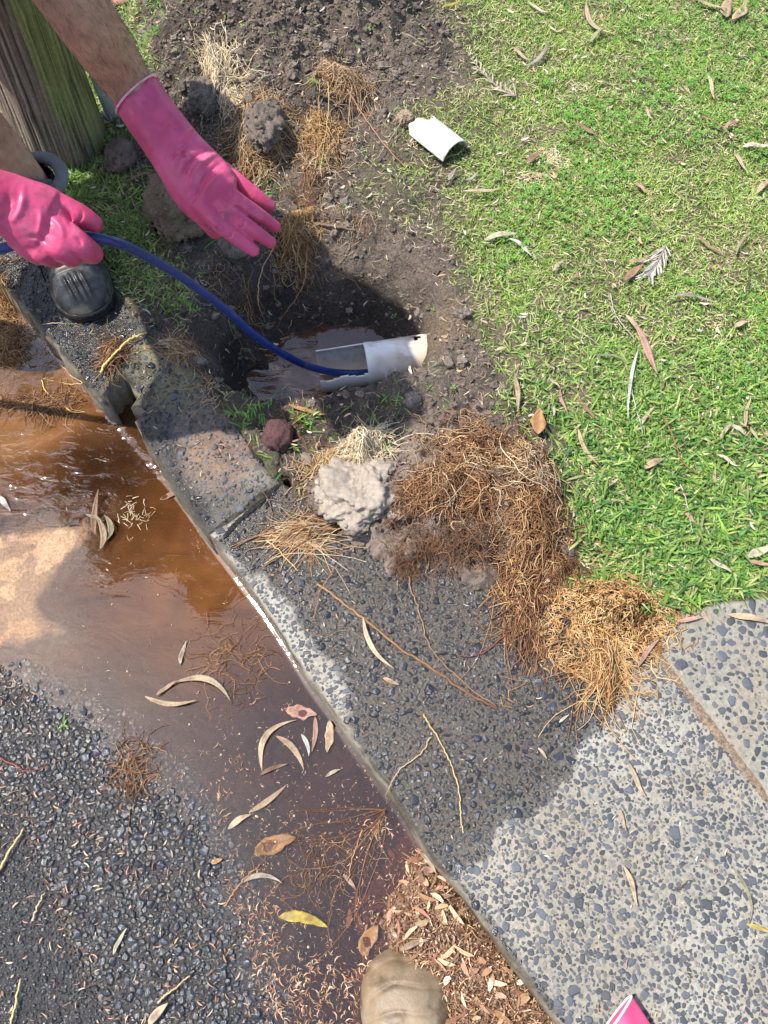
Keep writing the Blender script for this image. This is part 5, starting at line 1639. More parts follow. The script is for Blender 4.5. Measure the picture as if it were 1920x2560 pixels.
root_clump("root_clump", "dark red fine roots lying over the flat mud lump", RC, 1180, 1350, 90, 38, 150, 150, .03, .08, 'dark', .032, .6, .5, (.0005, .0009), zoff=.012)
root_clump("root_clump", "chopped golden roots hanging over the dark driveway", RC, 1305, 1465, 48, 62, 82, 430, .02, .075, 'mix2', .03, .5, .55, (.0007, .0013))
root_clump("root_clump", "long brown root fringe trailing onto the driveway", RC, 1312, 1600, 46, 70, 84, 110, .06, .13, 'brown', .012, .35, .3, (.0006, .0011))
root_clump("root_clump", "dark roots between the hanging mass and the curly golden ball", RC, 1420, 1425, 60, 28, 150, 110, .03, .09, 'brown', .03, .6, .6, (.0005, .001))
root_clump("root_clump", "big curly golden ball of roots at the lawn corner", RC, 1545, 1510, 84, 46, 165, 520, .07, .14, 'gold', .06, 4.2, 1.2, (.0010, .0017), K=18)
root_clump("root_clump", "golden root tail hanging from the curly ball onto the pale driveway", RC, 1515, 1660, 28, 78, 95, 230, .05, .13, 'gold', .03, .45, .28, (.0007, .0012))
root_clump("root_clump", "looped golden roots on the left of the root tail", RC, 1440, 1610, 30, 40, 30, 70, .07, .13, 'gold', .03, 3.0, .8, (.0008, .0014), K=13)
root_clump("root_clump", "orange brown root clump half sunk in the upper gutter", RC, 14, 748, 30, 60, 70, 260, .03, .07, 'wet', .02, .8, .8, (.0006, .0012))
root_clump("root_clump", "matted brown root clump with wet white glints in the gutter", RC, 22, 856, 40, 44, 40, 340, .02, .06, 'wet', .028, 1.0, 1.2, (.0006, .0012))
root_clump("root_clump", "raft of drowned brown roots on the sandy gutter bed", RC, 78, 1006, 88, 20, 8, 260, .03, .08, 'brown', .008, .5, .4, (.0006, .0012))
root_clump("root_clump", "straw bundle lying at the back of the kerb by the hole", RC, 455, 852, 44, 14, 160, 130, .04, .08, 'mix', .016, .4, .25, (.0006, .0011))
root_clump("root_clump", "twisted red brown roots beside the yellow root on the kerb", RC, 280, 880, 26, 36, 52, 120, .03, .08, 'brown', .018, .5, .35, (.0006, .0011))
root_clump("root_clump", "pale yellow roots tangled in the middle of the lawn", RC, 1383, 392, 22, 38, 75, 130, .03, .06, 'pale', .018, .9, .7, (.0006, .0012))
root_clump("root_clump", "yellow root curl below the lawn tangle", RC, 1330, 440, 34, 10, 20, 40, .04, .08, 'pale', .014, .7, .3, (.0006, .0012))
root_clump("root_clump", "wet red brown roots at the edge of the puddle on the asphalt", RC, 322, 1935, 40, 70, 62, 80, .03, .08, 'brown', .014, .7, .7, (.0005, .0011))
root_clump("root_clump", "star of thin roots radiating from the kerb edge into the puddle", RC, 962, 2024, 10, 10, 0, 22, .09, .20, 'brown', .006, .25, .8, (.0006, .0010), fan=(985, 2000, 0))
root_clump("root_clump", "fine drowned roots swirling in the purple water", RC, 590, 1650, 100, 90, 40, 80, .04, .10, 'brown', .001, .9, 1.2, (.0004, .0008))
root_clump("root_clump", "drowned fine roots among the floating debris", RC, 810, 2110, 110, 100, 80, 60, .04, .10, 'brown', .002, 1.0, 1.5, (.0004, .0008))
root_clump("root_clump", "short yellow chaff drifting on the brown water", RC, 330, 1300, 52, 60, 70, 60, .008, .016, 'pale', .0, .3, 1.5, (.0006, .0011), K=3, stray=0)
root_clump("root_clump", "root hairs dangling from the far wall of the hole", RC, 905, 665, 110, 50, 100, 70, .02, .07, 'mix', .004, .9, 1.0, (.0004, .0008))
root_clump("root_clump", "loose roots at the left end of the hole beside the water", RC, 610, 838, 70, 46, 60, 80, .03, .07, 'mix', .006, .6, 1.0, (.0004, .0009))
root_clump("root_clump", "thin roots strewn on the mossy kerb top", RC, 500, 970, 80, 50, 20, 60, .03, .07, 'mix', .003, .5, .7, (.0004, .0009))
root_clump("root_clump", "rust coloured root scraps left of the red stone", RC, 740, 1060, 80, 34, 20, 60, .02, .06, 'brown', .006, .7, 1.0, (.0004, .0009))

root_clump("root_clump", "pale loose strands lying across the whole muddy root heap", RC, 1200, 1200, 130, 90, 150, 90, .05, .12, 'mix', .03, .8, .7, (.0006, .0012), zoff=.008)
root_clump("root_clump", "dark matted fine roots between the golden mat and the brown mass", RC, 1255, 1190, 90, 70, 120, 190, .02, .06, 'dark', .018, 1.2, 1.4, (.0005, .0009))
root_clump("root_clump", "dark matted fine roots under the frothy lump's right side", RC, 1010, 1270, 70, 60, 90, 170, .02, .05, 'dark', .02, 1.2, 1.4, (.0005, .0009))
strand("long brown root lying across the dark driveway", [(793, 1460), (850, 1500), (909, 1550), (1010, 1627), (1106, 1690), (1180, 1738), (1242, 1772)], .0018, (.40, .22, .09), col2=(.16, .06, .03), taper=.9)
strand("thin brown root from the mud lump meeting the long one", [(1022, 1440), (1034, 1492), (1060, 1569), (1077, 1622), (1150, 1700), (1240, 1766)], .0012, (.30, .17, .09))
strand("fine reddish root standing over the pale kerb strip", [(836, 1419), (812, 1455), (795, 1495), (783, 1545)], .0008, (.40, .17, .08))
strand("short yellow root below the straight straw bundle", [(668, 1352), (705, 1382), (745, 1427)], .0011, (.62, .44, .20))
strand("dark red curved root right of the fringe on the driveway", [(1272, 1580), (1222, 1622), (1180, 1638), (1148, 1640)], .0012, (.20, .06, .035))
strand("smooth yellow brown root hanging down the lower driveway", [(1059, 1785), (1085, 1832), (1114, 1878), (1143, 1955), (1152, 2020), (1158, 2082)], .0013, (.55, .32, .12), col2=(.62, .46, .2))
strand("arched tan root from the driveway to the puddle edge", [(1078, 1843), (1050, 1885), (994, 1931), (970, 1975), (965, 2010)], .0011, (.52, .34, .17))
strand("pale root stretched from the gutter to the black boot", [(-30, 812, .004), (60, 820, .006), (130, 808, .02), (205, 810, .004)], .0009, (.62, .44, .28))
strand("thick curved yellow root on the kerb top", [(251, 931, .006), (268, 905, .012), (301, 868, .016), (335, 844, .012), (366, 832, .006)], .0026, (.68, .50, .17), taper=.8)
strand("bent tan root across the kerb face into the gutter", [(150, 912), (180, 940), (207, 957), (160, 958), (107, 947)], .0010, (.60, .42, .2))
strand("yellow root arched in the sandy water", [(104, 951), (112, 975), (135, 997), (174, 1026), (212, 1030)], .0013, (.66, .48, .12))
strand("tan stick root lying flat in the gutter stream", [(98, 1010), (120, 994), (136, 980)], .0012, (.6, .45, .25))
strand("long dark twig lying across the middle of the lawn", [(1407, 357, .014), (1458, 348, .02), (1526, 366, .02), (1600, 382, .018), (1712, 403, .014)], .0014, (.20, .12, .07), "twig", "twig")
strand("thin bent twig near the upper right lawn edge", [(1755, 293, .014), (1790, 304, .02), (1820, 330, .018), (1842, 362, .014)], .0012, (.30, .19, .12), "twig", "twig")
strand("grey twig pointing at the crossed leaves", [(1526, 737, .012), (1534, 770, .018), (1549, 802, .018), (1586, 847, .014)], .0014, (.38, .35, .32), "twig", "twig")
strand("thin grey twig above the olive strip leaf", [(1430, 815, .012), (1470, 842, .014), (1500, 862, .012)], .0011, (.40, .36, .33), "twig", "twig")
strand("red brown twig in the lower lawn", [(1659, 1039, .014), (1687, 1103, .018), (1714, 1162, .018), (1769, 1192, .012)], .0015, (.24, .11, .07), "twig", "twig")
strand("black twig standing in the dirt beside the tan leaf", [(1278, 1008, .012), (1280, 1060, .016), (1281, 1112, .012)], .0016, (.06, .05, .045), "twig", "twig")
strand("grey stalk beside the long grey strip leaf", [(1576, 950, .012), (1588, 1010, .016), (1606, 1085, .012)], .0012, (.45, .42, .38), "twig", "twig")
strand("thin grey stalk low in the lawn", [(1700, 1205, .012), (1718, 1260, .016), (1732, 1330, .012)], .0010, (.45, .42, .38), "twig", "twig")
strand("long red brown root from the arched tuft to the lawn", [(869, 224, .04), (907, 285, .03), (965, 366, .02), (1015, 422, .010)], .0019, (.36, .19, .11))
strand("grey twig between mound and pipe piece", [(1018, 262, .01), (1005, 300, .018), (988, 328, .018), (965, 362, .014), (942, 397, .01)], .0020, (.30, .24, .21), "twig", "twig")
strand("thin root curving from the arched tuft down the soil", [(800, 200, .03), (795, 260, .03), (800, 330, .03), (790, 400, .02), (786, 450, .01)], .0009, (.56, .38, .18))
strand("thin yellow root hanging over the square clump", [(820, 205, .04), (822, 270, .05), (812, 340, .04), (800, 440, .01)], .0009, (.62, .46, .2))
strand("thin root looping right of the arched tuft", [(880, 215, .03), (874, 270, .02), (876, 320, .01), (915, 302, .01), (935, 270, .01)], .0008, (.5, .34, .2))
strand("brown root hanging into the hole from the fingertips", [(690, 610, .03), (660, 665, .02), (646, 715, .012), (648, 762, .010), (664, 808, .008)], .0011, (.50, .30, .13))
strand("dark brown root hanging in the middle of the hole", [(770, 600, .03), (765, 660, .02), (759, 709, .010), (735, 755, .008), (715, 780, .008), (691, 824, .006)], .0011, (.34, .17, .08))
strand("thick brown root poking out of the soil beside the fingertips", [(684, 546, .006), (710, 549, .010), (730, 552, .008), (780, 558, .006), (830, 566, .008), (886, 576, .006)], .0042, (.20, .14, .10), taper=.7, wig=.003)
strand("reddish root lying on the wet asphalt", [(-10, 1886), (37, 1914), (69, 1930), (119, 1918)], .0014, (.24, .07, .05))
strand("tan stick at the left edge of the asphalt", [(-8, 2190, .006), (25, 2128, .008), (58, 2072, .006)], .0024, (.58, .42, .2), "stick", "stick")
strand("yellow stick at the bottom left corner", [(24, 2570, .006), (40, 2505, .007), (51, 2448, .005)], .0018, (.62, .48, .22), "stick", "stick")
strand("thin straw on the fine asphalt", [(80, 2302, .005), (95, 2262, .006), (112, 2232, .005)], .0014, (.6, .45, .28), "stick", "stick")
strand("long tan stalk at the bottom of the asphalt", [(395, 2508, .006), (430, 2478, .010), (475, 2440, .006)], .0017, (.56, .36, .18), "stick", "stick")
strand("red brown stalk across the puddle edge", [(560, 2265, .004), (585, 2230, .006), (620, 2190, .008), (648, 2160, .006)], .0012, (.40, .20, .10), "stick", "stick")
strand("dark wet stick running down beside the tan boot", [(1066, 2330, .02), (1105, 2385, .02), (1143, 2420, .016), (1170, 2480, .014), (1205, 2570, .012)], .0036, (.16, .10, .065), "stick", "stick", taper=.6)
strand("short dark twig on the dry driveway", [(1689, 2223), (1708, 2214), (1726, 2200)], .0011, (.13, .08, .06), "twig", "twig")
strand("straight red stem under the star of roots", [(906, 2075), (882, 2150), (868, 2200)], .0010, (.48, .25, .13))

# ================================================================== LEAVES
LC = {'tan': (.60, .44, .28), 'buff': (.68, .54, .36), 'brown': (.40, .25, .155), 'red': (.44, .25, .165), 'grey': (.42, .38, .33), 'pale': (.72, .64, .48), 'olive': (.40, .38, .22),
      'yellow': (.68, .52, .10), 'white': (.74, .72, .68), 'orange': (.56, .30, .13), 'green': (.20, .28, .06), 'pink': (.62, .36, .28), 'cream': (.70, .66, .44)}

def leaf(label, p0, p1, w, colr, bow=0.0, lift=.5, curl=.25, z=None, dz=.012, cat="leaf", group=None, rag=.06, wet=0.0, name="dry_leaf", sink=0.0):
    """a long leaf from p0 to p1 (photo pixels), w its width in pixels, bow its sideways bend, curl the hollow across it"""
    if z is None:
        zs = []
        for p in (p0, p1):
            b = at(*p, 0); zs.append(float(surf_z(b[0], b[1])[0]))
        A, B_ = at(*p0, zs[0] + dz), at(*p1, zs[1] + dz)
    else:
        A, B_ = at(*p0, z + dz), at(*p1, z + dz)
    d = B_ - A; L = np.linalg.norm(d)
    s = np.cross((0, 0, 1), d / L); s /= np.linalg.norm(s)
    k = ppm((p0[0] + p1[0]) / 2, (p0[1] + p1[1]) / 2, A[2])
    n, m = 15, 5
    t = np.linspace(0, 1, n)
    wid = (np.sin(np.pi * t ** .85) ** .75) * (1 - .25 * t) * w / k / 2 * .82
    wid = np.maximum(wid, .0007)
    seed = rng.random() * 50
    up = lift * L * .10 * (t - .35) ** 2 * 2.5 + .0025 * np.sin(t * 7 + seed) * min(1, L * 20)
    mid = A + d * t[:, None] + s * (bow * L * 4 * t * (1 - t))[:, None] + np.array([0, 0, 1.0]) * up[:, None]
    v = np.linspace(-1, 1, m)
    edge = 1 + rag * np.stack([fbm(t * .1 + seed, np.full(n, 3.0 * sg), .02, 3) for sg in v], 1)
    tw = .25 * np.sin(t * 3 + seed)
    V = mid[:, None] + s * (v * wid[:, None] * edge)[..., None] + np.array([0, 0, 1.0]) * (curl * np.abs(v)[None] ** 1.6 * wid[:, None] + tw[:, None] * v[None] * wid[:, None] * .6)[..., None]
    C = np.asarray(LC[colr]) * (.56 if z is not None else .68) * (1 + .20 * fbm(V[..., 0], V[..., 1], .02, 4, off=seed))[..., None] * rng.uniform(.85, 1.15)
    C = C * (1 - .18 * (np.abs(v) < .1))[None, :, None]
    C = mixc(C, np.array((.22, .13, .085)), sstep(.15, .7, fbm(V[..., 0], V[..., 1], .010, 4, off=seed + 3)) * (.75 if z is not None else .5))
    V = V.reshape(-1, 3); I = np.arange(n * m).reshape(n, m)
    q = np.stack([I[:-1, :-1], I[:-1, 1:], I[1:, 1:], I[1:, :-1]], -1).reshape(-1, 4)
    V2 = np.vstack([V, V - np.array([0, 0, .0006])])
    rim_ = np.concatenate([I[0], I[1:, -1], I[-1, -2::-1], I[-2:0:-1, 0]])
    qr = np.stack([rim_, rim_ + n * m, np.roll(rim_, -1) + n * m, np.roll(rim_, -1)], -1)
    return tag(obj(name, V2, [np.vstack([q, q[:, ::-1] + n * m, qr])], M_leaf, np.clip(np.tile(C.reshape(-1, 3), (2, 1)), .01, .9), base=tuple(A)), label, cat, group)

ON_LAWN = [
 ("tan sickle leaf curved on the grass at the top", (1465, 9), (1540, 94), 17, 'buff', -.18),
 ("cream curved leaf at the top edge of the lawn", (1320, 0), (1375, 32), 12, 'cream', -.16),
 ("small grey olive leaf below the sickle leaf", (1476, 105), (1513, 71), 13, 'olive', .08),
 ("tan leaf crossing a grey curled one near the dry sprig", (1284, 117), (1325, 151), 12, 'tan', -.08),
 ("grey curled leaf crossing a tan one near the dry sprig", (1305, 166), (1368, 103), 13, 'grey', -.14),
 ("long buff leaf leading to the broad brown leaves", (1739, 0), (1815, 32), 15, 'buff', .08),
 ("broad brown leaf upright at the top right", (1815, 46), (1824, -4), 36, 'tan', .05),
 ("broad tan leaf beside the upright brown one", (1830, 48), (1862, 2), 32, 'tan', -.12),
 ("slim tan leaf standing upright right of the lawn's middle top", (1767, 186), (1783, 254), 12, 'buff', .05),
 ("little curved leaf in the upper lawn", (1618, 266), (1632, 298), 9, 'buff', -.12),
 ("reddish leaf above the long dark twig", (1435, 309), (1492, 344), 13, 'red', .10),
 ("small pinkish leaf left of the bent twig end", (1810, 319), (1849, 301), 13, 'pink', .06),
 ("tan leaf hanging from the bent twig", (1838, 371), (1868, 428), 15, 'buff', -.08),
 ("pale leaf cut by the right edge near the bent twig", (1854, 367), (1928, 366), 18, 'pale', .06),
 ("pale tan leaf at the right edge a little lower", (1893, 482), (1930, 446), 18, 'tan', .05),
 ("flat tan leaf left of the lawn root tangle", (1158, 477), (1253, 472), 13, 'buff', -.04),
 ("crumpled brown leaf beside the yellow lawn roots", (1320, 410), (1355, 380), 22, 'brown', .1),
 ("small red leaf pair at the lawn's centre", (1590, 455), (1612, 482), 16, 'pink', .06),
 ("rolled grey green leaf near the worn grass", (1210, 598), (1293, 584), 24, 'cream', .05),
 ("white speckled bark flake below the rolled leaf", (1272, 598), (1327, 644), 13, 'white', .14),
 ("small tan leaf above the bare earth", (1384, 676), (1412, 650), 11, 'buff', .08),
 ("dark red leaf tucked under the big dry sprig", (1563, 702), (1607, 664), 24, 'red', .05),
 ("tan leaf above the dark red one under the big sprig", (1572, 653), (1618, 646), 17, 'tan', -.05),
 ("long bowed pale leaf in the clover", (1673, 747), (1794, 763), 12, 'grey', .17),
 ("brown stalky leaf in the clover right of the big sprig", (1739, 586), (1820, 641), 9, 'brown', -.04),
 ("olive curved leaf at the far right clover", (1840, 637), (1888, 575), 9, 'olive', .1),
 ("small tan oval leaf right of the crossed leaves", (1836, 815), (1868, 804), 18, 'buff', .02),
 ("tan leaf lying across the top of the reddish one", (1563, 786), (1625, 847), 15, 'buff', -.03),
 ("broad reddish leaf lying under the tan one", (1588, 815), (1640, 942), 24, 'pink', .04),
 ("thin tan leaf right of the broad reddish leaf", (1609, 886), (1652, 852), 8, 'buff', .05),
 ("long pale grey strip leaf standing down the lawn", (1596, 872), (1568, 1046), 11, 'white', -.03),
 ("olive strip leaf left of the crossed leaves", (1485, 886), (1564, 904), 10, 'olive', .1),
 ("tan leaf upright beside the bare dirt", (1287, 935), (1294, 1031), 17, 'tan', .03),
 ("brown leaf right of the upright tan one", (1400, 975), (1419, 1034), 12, 'pink', -.06),
 ("brown leaf left of the straw coloured stalks", (1455, 1007), (1485, 1052), 13, 'brown', .06),
 ("long tan brown leaf slanting in the lower lawn", (1444, 1075), (1494, 1167), 15, 'tan', -.05),
 ("clean tan leaf right of the grey strip", (1604, 1062), (1634, 1020), 13, 'buff', .06),
 ("folded pale leaf in the lower lawn", (1611, 1170), (1662, 1145), 24, 'tan', .03),
 ("little tan leaf left of the folded pale leaf", (1522, 1215), (1549, 1197), 10, 'buff', .05),
 ("short pale leaf at the right of the lower lawn", (1862, 1068), (1875, 996), 14, 'tan', .03),
 ("pale leaf forming a tent left of the short pale leaf", (1801, 1098), (1833, 1057), 13, 'buff', .06),
 ("whitish leaf forming the right side of the tent", (1829, 1060), (1862, 1087), 20, 'pale', .05),
 ("curled leaf right of the tent of leaves", (1878, 1066), (1900, 1103), 12, 'buff', -.1),
 ("pale leaf pointing to a red scrap", (1792, 1135), (1843, 1167), 12, 'pale', .04),
 ("bent tan leaf near the right edge", (1788, 1176), (1803, 1224), 12, 'tan', -.14),
 ("pinkish leaf low in the lawn beside a grey stalk", (1710, 1280), (1739, 1309), 13, 'pink', .05),
 ("upright olive leaf low in the lawn", (1742, 1364), (1757, 1286), 10, 'olive', -.03),
 ("cream leaf near the bottom of the lawn", (1776, 1398), (1829, 1433), 17, 'pale', .03),
 ("yellow green toothed leaf at the right edge", (1868, 1394), (1932, 1370), 30, 'cream', .05),
 ("pinkish leaf under the yellow green one", (1872, 1404), (1930, 1414), 14, 'pink', .03),
 ("reddish leaf beside the curly golden roots", (1563, 1432), (1596, 1452), 15, 'orange', .04),
 ("small tan leaf above the brown curled one", (1373, 945), (1400, 970), 11, 'buff', .04),
 ("grey leaf standing below the pipe piece", (1121, 452), (1140, 423), 15, 'grey', .06),
 ("thin grey leaf right of the pipe piece shadow", (1163, 452), (1196, 430), 10, 'grey', -.08),
 ("olive leaf lying in the mouth of the pipe piece", (1095, 398), (1148, 384), 10, 'olive', -.06),
 ("yellow leaf where mound and grass meet at the top", (1106, 23), (1156, 8), 11, 'yellow', .14),
 ("small dark red leaf near the lower right clover", (1725, 1236), (1690, 1230), 11, 'red', .03),
 ("tan scrap leaf beside the bare dirt patch", (1238, 876), (1268, 868), 11, 'buff', .05),
]
for l, a, b, w, c, bow in ON_LAWN:
    leaf(l, a, b, w, c, bow, dz=.016, group="fallen leaves on the lawn")
leaf("big curled brown leaf at the edge of the bare dirt", (1345, 1086), (1350, 1026), 52, 'orange', .05, 1.4, .55, dz=.014, group="fallen leaves on the lawn", rag=.25)

OTHER = [
 ("green leaf resting against the arched root tuft", (768, 198), (804, 211), 14, 'green', .05, None, .02),
 ("pale wood chip on the right of the mound", (1004, 79), (1058, 112), 12, 'cream', .0, None, .008),
 ("brown bowed leaf on the grass beside the glove", (308, 456), (400, 436), 14, 'brown', .12, None, .016),
 ("tan leaf on the near rim of the hole", (722, 1010), (818, 1036), 15, 'orange', -.06, None, .008),
 ("tan curved leaf on the dark driveway", (908, 1545), (985, 1673), 17, 'buff', -.12, None, .006),
 ("short orange chip on the dark driveway", (958, 1695), (998, 1712), 14, 'tan', .0, None, .004),
 ("tan leaf near the middle of the dry driveway", (1574, 1908), (1617, 1996), 17, 'buff', -.05, None, .006),
 ("thin tan leaf below it on the dry driveway", (1550, 2024), (1564, 2076), 8, 'tan', .03, None, .004),
 ("brown twisted leaf low on the dry driveway", (1560, 2165), (1592, 2266), 17, 'tan', .05, None, .006),
 ("reddish leaf at the top of the slab joint", (1594, 1667), (1646, 1598), 16, 'pink', .03, None, .006),
 ("olive strip leaf at the right of the footpath joint", (1830, 2168), (1870, 2310), 12, 'olive', .18, None, .006),
 ("yellow strip leaf at the right edge of the driveway", (1866, 2310), (1930, 2334), 14, 'yellow', .03, None, .006),
 ("small buff leaf on the dry patch near the wet edge", (1345, 1869), (1367, 1896), 10, 'buff', .03, None, .004),
 ("little pale chip on the dark driveway below the fringe", (1398, 1806), (1422, 1787), 9, 'pale', .02, None, .004),
 ("long tan leaf where footpath meets lawn", (1822, 1536), (1932, 1558), 24, 'tan', .03, None, .006),
 ("buff leaf pointing into the footpath", (1752, 1528), (1776, 1564), 13, 'buff', .04, None, .006),
 ("reddish bark strip at the lawn edge of the footpath", (1694, 1553), (1756, 1543), 16, 'pink', .0, None, .006),
 ("white leaf upright on the purple water", (451, 1662), (467, 1603), 15, 'pale', .06, Z_W, .003),
 ("arched tan leaf curving over the puddle", (437, 1706), (578, 1756), 22, 'buff', .22, Z_W, .006),
 ("tan leaf bowed under the arched one", (364, 1742), (494, 1751), 17, 'tan', -.10, Z_W, .003),
 ("short tan leaf joining the two crossed puddle leaves", (392, 1738), (445, 1702), 13, 'tan', .05, Z_W, .006),
 ("drowned buff leaf right of the arched one", (480, 1700), (560, 1656), 14, 'brown', .06, Z_W, .0006),
 ("long hooped tan leaf on the puddle", (655, 1928), (742, 1800), 22, 'buff', .28, Z_W, .004),
 ("speckled tan leaf inside the hoop", (690, 1840), (760, 1926), 21, 'tan', .12, Z_W, .006),
 ("orange tan leaf standing near the kerb edge", (824, 1802), (818, 1882), 32, 'buff', .04, Z_W, .004),
 ("white curled leaf beside the speckled one", (753, 1835), (772, 1890), 15, 'white', .10, Z_W, .006),
 ("pinkish narrow leaf above the white curled leaf", (788, 1792), (780, 1880), 18, 'pink', .05, Z_W, .004),
 ("speckled pink tan leaf in mid puddle", (622, 2030), (716, 1962), 20, 'tan', -.05, Z_W, .003),
 ("brown leaf crossing the foot of the hoop", (650, 1938), (720, 1910), 14, 'brown', .06, Z_W, .004),
 ("pale arched leaf at the asphalt edge of the puddle", (600, 2210), (706, 2208), 17, 'pale', .18, Z_W, .006),
 ("yellow tan leaf in the debris", (858, 2186), (891, 2226), 14, 'buff', .04, Z_W, .004),
 ("broad yellow leaf with a brown edge floating at the asphalt edge", (697, 2292), (820, 2318), 40, 'yellow', .06, Z_W, .003),
 ("broad drowned orange leaf in the puddle", (636, 2136), (742, 2094), 62, 'orange', .05, Z_W, .0010),
 ("broad drowned rust leaf beside the boot", (905, 2388), (945, 2312), 58, 'orange', .05, Z_W, .0010),
 ("broad pinkish drowned leaf above the hoop", (716, 1778), (794, 1788), 46, 'pink', .04, Z_W, .0010),
 ("tan leaf leaning on the driveway edge above the debris", (1048, 2130), (1090, 2184), 16, 'buff', .08, Z_W, .030),
 ("tan leaf lying across the debris heap", (1080, 2252), (1136, 2238), 17, 'tan', .06, Z_W, .022),
 ("brown leaf across the toe of the tan boot", (1002, 2376), (1072, 2350), 20, 'tan', .06, Z_W, .034),
 ("pink petal like leaf in the debris", (1050, 2178), (1092, 2176), 24, 'pink', .04, Z_W, .024),
 ("red pink scrap leaf in the debris heap", (1090, 2290), (1150, 2312), 24, 'pink', .05, Z_W, .024),
 ("crumpled tan leaf on the left of the puddle", (570, 2073), (628, 2036), 22, 'buff', .08, Z_W, .004),
 ("green white curled leaf in mid puddle", (814, 1942), (853, 1923), 12, 'cream', .06, Z_W, .004),
 ("blue white feather like leaf in the gutter at the left edge", (-10, 1236), (26, 1278), 20, 'white', .03, Z_W, .003),
 ("orange leaf scrap drifting on the asphalt edge", (528, 2158), (556, 2148), 16, 'orange', .03, None, .006),
 ("yellow green leaf scrap on the coarse asphalt", (284, 2386), (318, 2320), 13, 'cream', .06, None, .006),
 ("yellow leaf at the bottom of the asphalt", (372, 2562), (420, 2508), 28, 'buff', .06, None, .008),
 ("grey buff leaf by the right of the boot", (1140, 2420), (1188, 2404), 30, 'olive', .03, Z_W, .012),
 ("tan leaf under water near the kerb joint", (400, 1248), (455, 1232), 22, 'brown', .05, Z_W, .0008),
]
for l, a, b, w, c, bow, z, dz in OTHER:
    leaf(l, a, b, w, c, bow, .35, .3, z, dz, rag=.45 if w > 30 else .08)
# split brown husk in the stream
hb_ = thing("seed_husk", "split brown seed husk standing in the gutter stream", "seed husk", tuple(at(247, 1310, Z_W)))
for p0_, p1_, w_, c_, bw in (((240, 1340), (252, 1232), 20, 'brown', .08), ((252, 1375), (240, 1290), 22, 'tan', -.14), ((215, 1286), (262, 1305), 12, 'grey', .02), ((268, 1350), (262, 1290), 22, 'olive', -.2)):
    o = leaf(None, p0_, p1_, w_, c_, bw, 1.2, .7, Z_W, .006, cat=None, name="husk_piece")
    for i_, v_ in enumerate(o.location): pass
    o.parent = hb_
    o.location = o.location - hb_.location

# dry sprigs with needle leaves
def sprig(label, stem, n, l0, l1, wid, c1, flat):
    b = at(*stem[0], .014)
    root = thing("dry_sprig", label, "sprig", tuple(b), "dry sprigs on the lawn")
    Cn = catmull(np.array([at(p[0], p[1], .016) for p in stem]), 12)
    V, q, t = ring_tube(Cn, np.linspace(.0022, .0012, len(Cn)), 6)
    obj("stem", V, [q, t], M_leaf, np.ones((len(V), 3)) * (.30, .24, .19), root)
    T = np.gradient(Cn, axis=0); T /= np.linalg.norm(T, axis=1, keepdims=True)
    for i in range(n):
        f = i / (n - 1)
        k = int(f * (len(Cn) - 1)); sgn = 1 if i % 2 else -1
        s_ = np.array([-T[k, 1], T[k, 0], 0])
        d = T[k] * rng.uniform(.6, 1.0) * flat + s_ * sgn * rng.uniform(.35, .9) + np.array([0, 0, rng.uniform(.05, .5)])
        d /= np.linalg.norm(d)
        L = rng.uniform(l0, l1) * (1 - .35 * f)
        sd = np.cross(d, (0, 0, 1)); sd /= np.linalg.norm(sd)
        tt = np.linspace(0, 1, 6); ww = wid * np.sin(np.pi * (tt * .88 + .06)) ** .7
        M_ = Cn[k] + d * (L * tt)[:, None]; M_[:, 2] += -.2 * L * tt ** 2
        V = np.stack([M_ - sd * ww[:, None], M_ + np.array([0, 0, -.0008]), M_ + sd * ww[:, None]], 1).reshape(-1, 3)
        I = np.arange(18).reshape(6, 3)
        q = np.stack([I[:-1, :-1], I[:-1, 1:], I[1:, 1:], I[1:, :-1]], -1).reshape(-1, 4)
        obj("leaflet", V, q, M_leaf, np.ones((18, 3)) * np.array(c1) * rng.uniform(.7, 1.25), root)
sprig("grey dry sprig with stiff upright leaflets beside the mound", [(1290, 240), (1255, 225), (1215, 190), (1185, 155), (1168, 130)], 30, .022, .042, .0017, (.50, .42, .34), .9)
sprig("fan shaped grey dry sprig in the right half of the lawn", [(1664, 612), (1652, 640), (1636, 668), (1622, 690)], 34, .03, .06, .0018, (.44, .42, .38), 1.6)

# ================================================================== LITTER
M_wetlit = mat('wet_litter', None, .32, .5, .25, 230.0, .3, 500.0, .0008)
def litter(name, label, P, z, lo, hi, wlo, whi, cols, thick=.0006, bend=.4, m=None):
    n = len(P)
    a = rng.uniform(0, 2 * np.pi, n); L = rng.uniform(lo, hi, n); w = rng.uniform(wlo, whi, n)
    d = np.stack([np.cos(a), np.sin(a), rng.normal(0, .25, n)], 1); s = np.stack([-np.sin(a), np.cos(a), rng.normal(0, .35, n)], 1)
    B_ = np.c_[P, z]
    rows = []
    for f, k in ((-.5, .45), (-.1, 1.0), (.25, .85), (.5, .15)):
        c = B_ + d * (L * f)[:, None] + s * (bend * L * (f * f))[:, None]
        rows += [c - s * (w * k / 2)[:, None], c + s * (w * k / 2)[:, None] + np.array([0, 0, thick])]
    V = np.stack(rows, 1)
    i = np.arange(n)[:, None] * 8
    q = np.vstack([i + np.array([[k, k + 1, k + 3, k + 2]]) for k in (0, 2, 4)])
    cols = np.array(cols)
    C = cols[rng.integers(0, len(cols), n)] * rng.uniform(.7, 1.25, (n, 1))
    return tag(obj(name, V.reshape(-1, 3), q, m or M_leaf, np.clip(np.repeat(C, 8, 0), .01, .9), smooth=False), label, kind='stuff')

